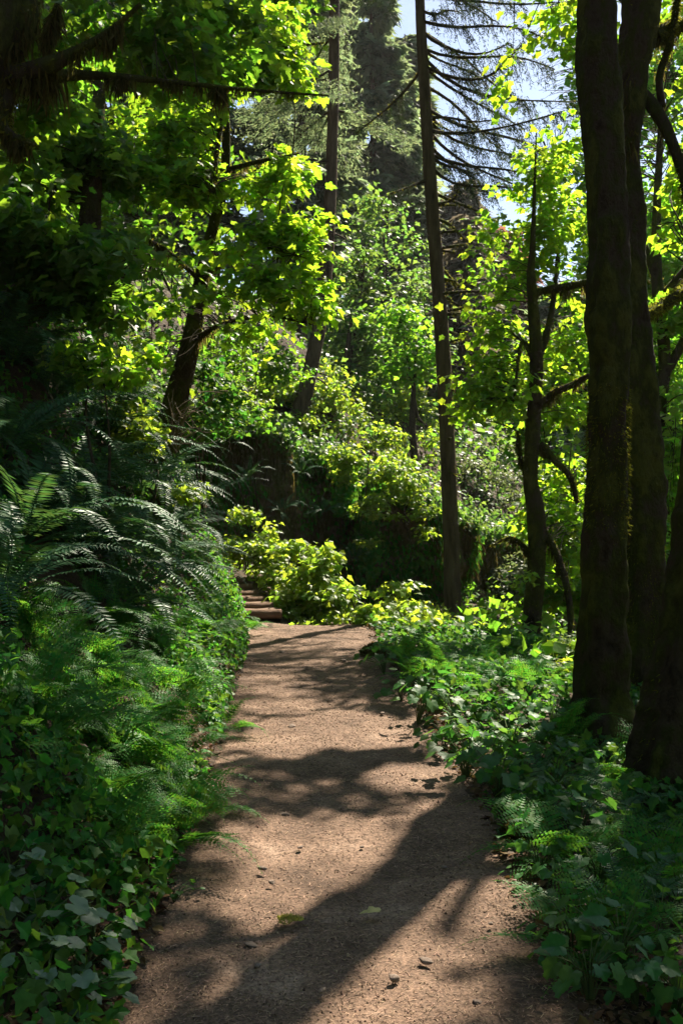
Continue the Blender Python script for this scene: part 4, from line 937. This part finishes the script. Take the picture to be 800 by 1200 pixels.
for px, py in [(650, 930), (680, 990), (640, 985), (720, 950), (770, 940), (700, 1050), (660, 1070), (740, 1030), (790, 1010), (720, 1150), (770, 1120), (690, 1180), (790, 1190), (745, 1190), (630, 1030), (670, 1130), (800, 1080)]:
    plant('broad leaved plant in dark shade at the lower right', hit(px, py), RNG.uniform(.65, 1.0), VERGE, 'shaded broad leaved plants at the lower right', 'thimbleberry_plant')
for px, py in [(10, 1080), (45, 1110), (75, 1130), (20, 1150), (95, 1160), (50, 1185), (110, 1120), (5, 1200), (85, 1200), (60, 1070), (15, 1040)]:
    plant('pale round leaved plant in the lower left corner', hit(px, py), RNG.uniform(.7, 1.0), PALE, 'pale round leaved plants in the lower left corner', 'round_leaved_plant')
for lab, px, py, s in [('small green seedling alone on the left trail edge', 205, 1060, .5), ('small bright seedling on the bare right edge of the trail', 610, 1040, .45), ('low round leaved plant beside the mossy hummock', 640, 1060, .6), ('little plant with round leaves lowest on the right trail edge', 660, 1130, .6), ('round leaved seedling left of the trail above the pale plants', 130, 1060, .6)]:
    plant(lab, hit(px, py), s * 1.3, LOWP, None, 'seedling')
# undergrowth that nobody could count
def cover(name, label, n, xs, ys, zr, size, tpl, mat, mask=None, nt_=.45):
    x = RNG.uniform(*xs, n); y = RNG.uniform(*ys, n)
    m = mask(x, y); x, y = x[m], y[m]
    z = H(x, y); e = .15
    nx = -(H(x + e, y) - H(x - e, y)) / (2 * e); ny = -(H(x, y + e) - H(x, y - e)) / (2 * e)
    nrm = unit(np.column_stack([nx, ny, np.ones(len(x))]))
    nrm = unit(nrm * .5 + np.array([0, 0, .6]))
    k = len(x); hh = RNG.uniform(*zr, k) * (0.55 + .45 * noise(np.column_stack([x, y, 0 * x]), 2.5))
    pos = np.column_stack([x, y, z]) + nrm * np.abs(hh)[:, None]
    nn = unit(nrm + RNG.normal(size=(k, 3)) * nt_)
    d = unit(RNG.normal(size=(k, 3)) + [0.2, -.5, -.3])
    V, T = place(tpl, pos, d, nn, size * RNG.uniform(.5, 1.35, k))
    stuff(link(name, make_mesh(name, V, T, M[mat])), label, 'undergrowth')
lm = lambda x, y: (x < ip(y, XL) - .02 + .05 * noise(np.column_stack([y, 0 * y, 0 * y]), 7)) & (noise(np.column_stack([x, y, 0 * x]), 2.0) > -.55)
bank = lambda x, y: lm(x, y) & ((H(x, y) < .5) | (RNG.uniform(size=len(x)) < .55))
cover('bank_undergrowth', 'low round leaves covering the left bank', 24000, (-4.2, -.6), (2.2, 13.5), (.02, .22), .045, T_ROUND, 'cover', bank)
cover('bank_undergrowth', 'small lobed leaves mixed through the left bank', 24000, (-4.2, -.6), (2.2, 13.5), (.03, .28), .05, T_MID, 'lady', bank)
cover('lacy_undergrowth', 'fine lacy leaves between the ferns of the left bank', 16000, (-3.5, -.6), (3.6, 13.5), (.05, .3), .05, T_OVAL, 'lady', lambda x, y: lm(x, y) & ((H(x, y) < .8) | (RNG.uniform(size=len(x)) < .2)))
rm = lambda x, y: (x > ip(y, XR) + .06 + .07 * noise(np.column_stack([y, 0 * y + 3, 0 * y]), 6)) & ((y > 4.6) | (x > ip(y, XR) + .22))
cover('verge_undergrowth', 'low mixed leaves covering the right verge', 20000, (.3, 4.2), (2.2, 15), (.02, .26), .06, T_MID, 'herb', rm)
cover('ravine_undergrowth', 'leafy ground cover on the ravine slope behind the trees', 26000, (1.5, 20), (9, 45), (.05, .6), .15, T_LOD, 'maple_far', lambda x, y: (x > ip(y, XR) + 1.0) & (cliff_sd(x, y)[0] < -.4))
hill = lambda x, y: (cliff_sd(x, y)[0] > .3) | ((x < -2.6) & (y > 9))
cover('hill_undergrowth', 'leafy ground cover on the hill above the cliff', 46000, (-14, 12), (9, 31), (.06, .8), .13, T_LOD, 'alder', hill)
cover('hill_undergrowth', 'leafy ground cover far up the hill between the firs', 34000, (-18, 26), (31, 72), (.1, 1.2), .34, T_LOD, 'alder', hill)
cover('step_undergrowth', 'bright leaves around the timber steps', 5000, (-3.2, 2.2), (13.2, 18), (.03, .35), .07, T_MID, 'shrub', lambda x, y: (cliff_sd(x, y)[0] < -.5) & ~((x > -2.5) & (x < -.55) & (y < 16.4) & (np.abs(x - np.interp(y, [13.3, 16], [-1.12, -2.0])) < .45)))

# ================================================================== STEPS
for i, (lab) in enumerate(['lowest timber step where the trail turns left', 'second timber step from the bottom', 'third timber step from the bottom', 'fourth timber step, above the middle of the flight', 'fifth timber step, just below the topmost', 'topmost timber step half hidden by the fern bank']):
    Y = 13.45 + .43 * i; cx = np.interp(Y, [13.3, 16], [-1.12, -2.0]); pyt = [714, 706, 699, 692, 684, 677][i]
    z = EYE - (pyt - HZ) / FPX * Y
    t = thing('timber_step', lab, 'step', (cx, Y, z - .2), 'timber steps at the trail bend'); t.rotation_euler = (0, 0, .18 + RNG.normal() * .04)
    g = Geo(); w = .36
    l = np.array([(-w, 0, .13), (-w * .4, .006, .132), (w * .4, -.004, .128), (w, 0, .13)])
    tube(g, smooth_line(l, 5), np.full(16, .068), 12, .07, 9); V, T = g.data()
    ends = len(V); g.add(np.vstack([[-w, 0, .13], V[:12]]), [(0, 1 + (k + 1) % 12, 1 + k) for k in range(12)])
    V, T = g.data(); link('riser_log', make_mesh('riser_log', V, T, M['timber'], True), t)
    nxg, nyg = 16, 9; gx_ = np.linspace(-w, w, nxg); gy_ = np.linspace(.03, .46, nyg); XX, YY = np.meshgrid(gx_, gy_)
    ZZ = .175 + .012 * noise(np.stack([XX + i, YY, 0 * XX], -1), 9)
    V = np.stack([XX, YY, ZZ], -1).reshape(-1, 3); T = grid_tris(nxg, nyg)
    # skirt down to the ground
    g = Geo(); g.add(V, T)
    for (a, b2) in [((-w, .03), (-w, .46)), ((w, .46), (w, .03))]:
        g.add([(a[0], a[1], .175), (b2[0], b2[1], .175), (b2[0], b2[1], -.3), (a[0], a[1], -.3)], [(0, 1, 2), (0, 2, 3)])
    link('tread', make_mesh('tread', *g.data(), M['path'], True), t)

# ================================================================== THINGS ON THE TRAIL
def rock(label, px, py, size, flat=.34, seed=0, grp=None):
    b = hit(px, py); b[2] = pathz(np.array([b[0]]), np.array([b[1]]))[0]
    r = np.random.default_rng(seed); g = Geo()
    n, m = 14, 8; th = np.linspace(0, PI, m); ph = np.arange(n) / n * 2 * PI
    V = np.stack([np.sin(th)[:, None] * np.cos(ph), np.sin(th)[:, None] * np.sin(ph), np.cos(th)[:, None] * np.ones(n)], -1).reshape(-1, 3)
    ax = unit(r.normal(size=(7, 3)) * [1, 1, .6])
    for a in ax: 
        dd = V @ a; V = V - a * np.maximum(dd - .62, 0)[:, None]
    V = V * [1, r.uniform(.55, .85), flat] * size * .5
    c, s = math.cos(r.uniform(0, 6)), math.sin(r.uniform(0, 6)); 
    i = np.arange(m - 1)[:, None] * n; j = np.arange(n)[None]; j2 = (j + 1) % n
    T = np.concatenate([np.stack([i + j, i + n + j, i + n + j2], -1).reshape(-1, 3), np.stack([i + j, i + n + j2, i + j2], -1).reshape(-1, 3)])
    o = link('stone', make_mesh('stone', V, T, M['stone'], True), None, b + [0, 0, -size * flat * .24]); o.rotation_euler = (r.normal() * .1, r.normal() * .1, r.uniform(0, 6))
    tag(o, label, 'stone', grp)
for i, (lab, px, py, s) in enumerate([
    ('flat grey stone lying right of the yellow fallen leaf', 498, 1131, .062), ('rounded brown stone near the bottom edge of the trail', 462, 1156, .055),
    ('flat pale stone in the dim band above the sunny patch', 333, 958, .065), ('small pale stone in the upper sun patch', 424, 996, .03),
    ('dark stone left of the yellow moss patch', 294, 1115, .055), ('grey stone below the dark stone at the left', 301, 1138, .045),
    ('small dark stone at the bottom centre in shadow', 376, 1166, .04), ('half buried dark stone left in the sunny patch', 308, 1021, .05),
    ('flat stone beside the half buried dark one', 318, 1037, .05), ('tan stone in the middle of the sunny patch', 352, 997, .04),
    ('flat brown stone far up the trail in the sun', 342, 853, .08), ('stone on the right trail edge below the plants', 447, 838, .07),
    ('small stone in the dark band right of centre', 520, 1020, .035), ('pebble near the bottom right trail edge', 560, 1178, .04), ('stone farthest up the trail near the crest', 330, 765, .09),
    ('stone at the crest on the right trail edge', 402, 775, .08), ('pinkish stone low on the right in the sun', 575, 1090, .03)]):
    rock(lab, px, py, s, seed=i)
# fallen leaf
b = hit(432, 1080); b[2] = pathz(np.array([b[0]]), np.array([b[1]]))[0] + .012
V, T = T_MAPLE; V = (V * [.8, 1, .9] - [0, .5, 0]) * .078; V[:, 2] += .008
o = link('fallen_leaf', make_mesh('fallen_leaf', V, T, M['yellowleaf']), None, b); o.rotation_euler = (.05, .05, 1.5); tag(o, 'yellow fallen leaf lying on the shadowed middle of the trail', 'leaf')
def moss_clump(label, px, py, rx, hgt, n, ln, mat, name):
    b = hit(px, py); b[2] = (pathz(np.array([b[0]]), np.array([b[1]]))[0])
    a = RNG.uniform(0, 2 * PI, n); r = RNG.uniform(0, 1, n) ** .6 * (1 + .25 * np.sin(a * 3 + 1))
    pos = np.column_stack([np.cos(a) * r * rx, np.sin(a) * r * rx * .75, hgt * np.clip(1 - r ** 2, 0, 1)])
    tri = (np.array([(-.16, 0, 0), (.16, 0, 0), (0, 1, 0)], float), np.array([(0, 1, 2)]))
    V, T = place(tri, pos, unit(np.column_stack([np.cos(a) * r, np.sin(a) * r, np.full(n, .9)]) + RNG.normal(size=(n, 3)) * .5), RNG.normal(size=(n, 3)), ln * RNG.uniform(.5, 1.5, n))
    if hgt > .03:
        gg = Geo(); gg.add(V, T); nn_, mm_ = 20, 8
        rr = np.linspace(0, 1, mm_); aa = np.arange(nn_) / nn_ * 2 * PI
        D = np.stack([rr[:, None] * np.cos(aa) * rx * 1.05, rr[:, None] * np.sin(aa) * rx * .8, (hgt * (1 - rr ** 2) - .01)[:, None] * np.ones(nn_)], -1).reshape(-1, 3)
        i = np.arange(mm_ - 1)[:, None] * nn_; j = np.arange(nn_)[None]; j2 = (j + 1) % nn_
        gg.add(D, np.concatenate([np.stack([i + j, i + nn_ + j, i + nn_ + j2], -1).reshape(-1, 3), np.stack([i + j, i + nn_ + j2, i + j2], -1).reshape(-1, 3)]))
        V, T = gg.data()
    tag(link(name, make_mesh(name, V, T, M[mat]), None, b), label, 'moss')
moss_clump('flat yellow moss patch in the sunny part of the trail', 338, 1083, .045, .008, 700, .012, 'yellowmoss', 'moss_patch')
moss_clump('rounded mossy hummock on the right edge of the trail', 615, 990, .12, .10, 2600, .03, 'hangmoss', 'moss_clump')
moss_clump('small mossy tuft on the right trail edge up by the crest', 437, 768, .14, .09, 1800, .03, 'hangmoss', 'moss_clump')

# litter: needles, wood fibre and crumbs on the trail and its edges
n = 46000
yy = 2.4 + 11 * RNG.uniform(0, 1, n) ** 1.9; xx = ip(yy, XL) - .3 + (ip(yy, XR) - ip(yy, XL) + .6) * RNG.uniform(0, 1, n)
z = pathz(xx, yy)
pz_i = np.clip(((yy - 2) / .035).astype(int) + 25, 0, len(py_) - 1)
ui = np.clip(((xx - xl[pz_i]) / (xr - xl)[pz_i] * 63).round().astype(int), 0, 63)
inside = (xx > xl[pz_i]) & (xx < xr[pz_i]); z = np.where(inside, np.maximum(PZ[pz_i, ui], PZ[np.clip(pz_i + 1, 0, len(py_) - 1), ui]) + .0015, H(xx, yy) + .006)
pos = np.column_stack([xx, yy, z])
sl = (np.array([(-.055, 0, 0), (.055, 0, 0.01), (.04, 1, .0), (-.04, 1, .01), (0, .5, .06)], float), np.array([(0, 1, 4), (1, 2, 4), (2, 3, 4), (3, 0, 4)]))
a = RNG.uniform(0, 2 * PI, n)
V, T = place(sl, pos, unit(np.column_stack([np.cos(a), np.sin(a), RNG.normal(size=n) * .10])), np.tile([0, 0, 1.0], (n, 1)), RNG.uniform(.006, .022, n) * (1 + .08 * yy))
stuff(link('path_litter', make_mesh('path_litter', V, T, M['litter'])), 'brown needles and wood crumbs strewn over the trail', 'litter')
n = 22000; yy = 2.4 + 8 * RNG.uniform(0, 1, n) ** 1.8; xx = ip(yy, XL) - .2 + (ip(yy, XR) - ip(yy, XL) + .4) * RNG.uniform(0, 1, n)
pz_i = np.clip(((yy - 2) / .035).astype(int) + 25, 0, len(py_) - 1); ui = np.clip(((xx - xl[pz_i]) / (xr - xl)[pz_i] * 63).round().astype(int), 0, 63)
kp = (noise(np.column_stack([xx, yy, 0 * xx]), 3.0) > -.3) | (RNG.uniform(size=n) < .3)
z = np.where((xx > xl[pz_i]) & (xx < xr[pz_i]), PZ[pz_i, ui], H(xx, yy)) + .001
tet = (np.array([(-.5, -.3, 0), (.5, -.35, 0), (.1, .5, 0), (0, 0, .55), (.3, .3, .3)], float), np.array([(0, 1, 3), (1, 4, 3), (1, 2, 4), (2, 3, 4), (2, 0, 3)]))
a = RNG.uniform(0, 2 * PI, n); V, T = place(tet, np.column_stack([xx, yy, z])[kp], np.column_stack([np.cos(a), np.sin(a), 0 * a])[kp], unit(np.array([0, 0, 1.0]) + RNG.normal(size=(kp.sum(), 3)) * .3), (RNG.uniform(.003, .008, n) * (1 + .05 * yy) * np.where(RNG.uniform(size=n) < .015, 2.0, 1))[kp])
stuff(link('path_crumbs', make_mesh('path_crumbs', V, T, M['litter'])), 'crumbs of soil, bark and grit on the trail', 'litter')
n = 9000; s_ = RNG.integers(0, 2, n); yy = 2.4 + 11 * RNG.uniform(0, 1, n) ** 1.5
xx = np.where(s_ == 0, ip(yy, XL) - np.abs(RNG.normal(size=n)) * .25, ip(yy, XR) + np.abs(RNG.normal(size=n)) * .25)
pos = np.column_stack([xx, yy, H(xx, yy) + .015])
V, T = place(T_OVAL, pos, unit(RNG.normal(size=(n, 3)) * [1, 1, .2]), unit(np.array([0, 0, 1.0]) + RNG.normal(size=(n, 3)) * .5), RNG.uniform(.02, .06, n))
stuff(link('leaf_litter', make_mesh('leaf_litter', V, T, M['deadleaf'])), 'dry brown leaves along both edges of the trail', 'litter')

# ================================================================== AIR
m, t, out = nt('haze')
pv = t.nodes.new('ShaderNodeVolumePrincipled'); pv.inputs['Color'].default_value = (.93, .96, 1, 1); pv.inputs['Density'].default_value = HAZE; pv.inputs['Anisotropy'].default_value = .3
t.links.new(pv.outputs[0], out.inputs['Volume'])
hz = bpy.data.meshes.new('haze')
hx, hy0, hy1, hz0, hz1 = 305, -65, 405, float(Z.min()) - 1, 50
hz.from_pydata([(x, y, z) for z in (hz0, hz1) for y in (hy0, hy1) for x in (-hx, hx)], [], [(0, 2, 3, 1), (4, 5, 7, 6), (0, 1, 5, 4), (2, 6, 7, 3), (0, 4, 6, 2), (1, 3, 7, 5)])
hz.materials.append(m); ho = link('haze', hz); ho['kind'] = 'stuff'; ho['label'] = 'thin bluish summer air between the trees'

# ================================================================== LIGHT, SKY, CAMERA
sc = bpy.context.scene
w = bpy.data.worlds.new('World'); sc.world = w; w.use_nodes = True
t = w.node_tree; bg = t.nodes['Background']
sky = t.nodes.new('ShaderNodeTexSky'); sky.sky_type = 'NISHITA'; sky.sun_disc = False
sky.sun_elevation = EL; sky.sun_rotation = AZ; sky.altitude = 300; sky.air_density = 1.0; sky.dust_density = .9; sky.ozone_density = .7
t.links.new(sky.outputs[0], bg.inputs['Color']); bg.inputs['Strength'].default_value = .05
ld = bpy.data.lights.new('sun', 'SUN'); ld.energy = 5.0; ld.angle = math.radians(.6); ld.color = (1, .90, .74)
lo = bpy.data.objects.new('sun', ld); C.objects.link(lo); lo.location = (10, 10, 30)
lo.rotation_euler = Vector(-SUN).to_track_quat('-Z', 'Y').to_euler()
cd = bpy.data.cameras.new('camera'); cam = bpy.data.objects.new('camera', cd); C.objects.link(cam)
cam.location = (0, 0, EYE); cam.rotation_euler = (PI / 2, 0, 0)
cd.sensor_fit = 'VERTICAL'; cd.sensor_height = 36; cd.lens = 36 * FPX / 1200
cd.shift_y = (HZ - 600) / 1200; cd.clip_start = .05; cd.clip_end = 1500
sc.camera = cam
sc.render.engine = 'CYCLES'
cy = sc.cycles
cy.max_bounces = 6; cy.diffuse_bounces = 4; cy.glossy_bounces = 2; cy.transmission_bounces = 4; cy.transparent_max_bounces = 4
cy.caustics_reflective = False; cy.caustics_refractive = False; cy.sample_clamp_indirect = 4
cy.use_denoising = True
sc.view_settings.view_transform = 'Standard'; sc.view_settings.look = 'None'; sc.view_settings.gamma = 1; sc.view_settings.use_curve_mapping = False
sc.view_settings.exposure = 1.85
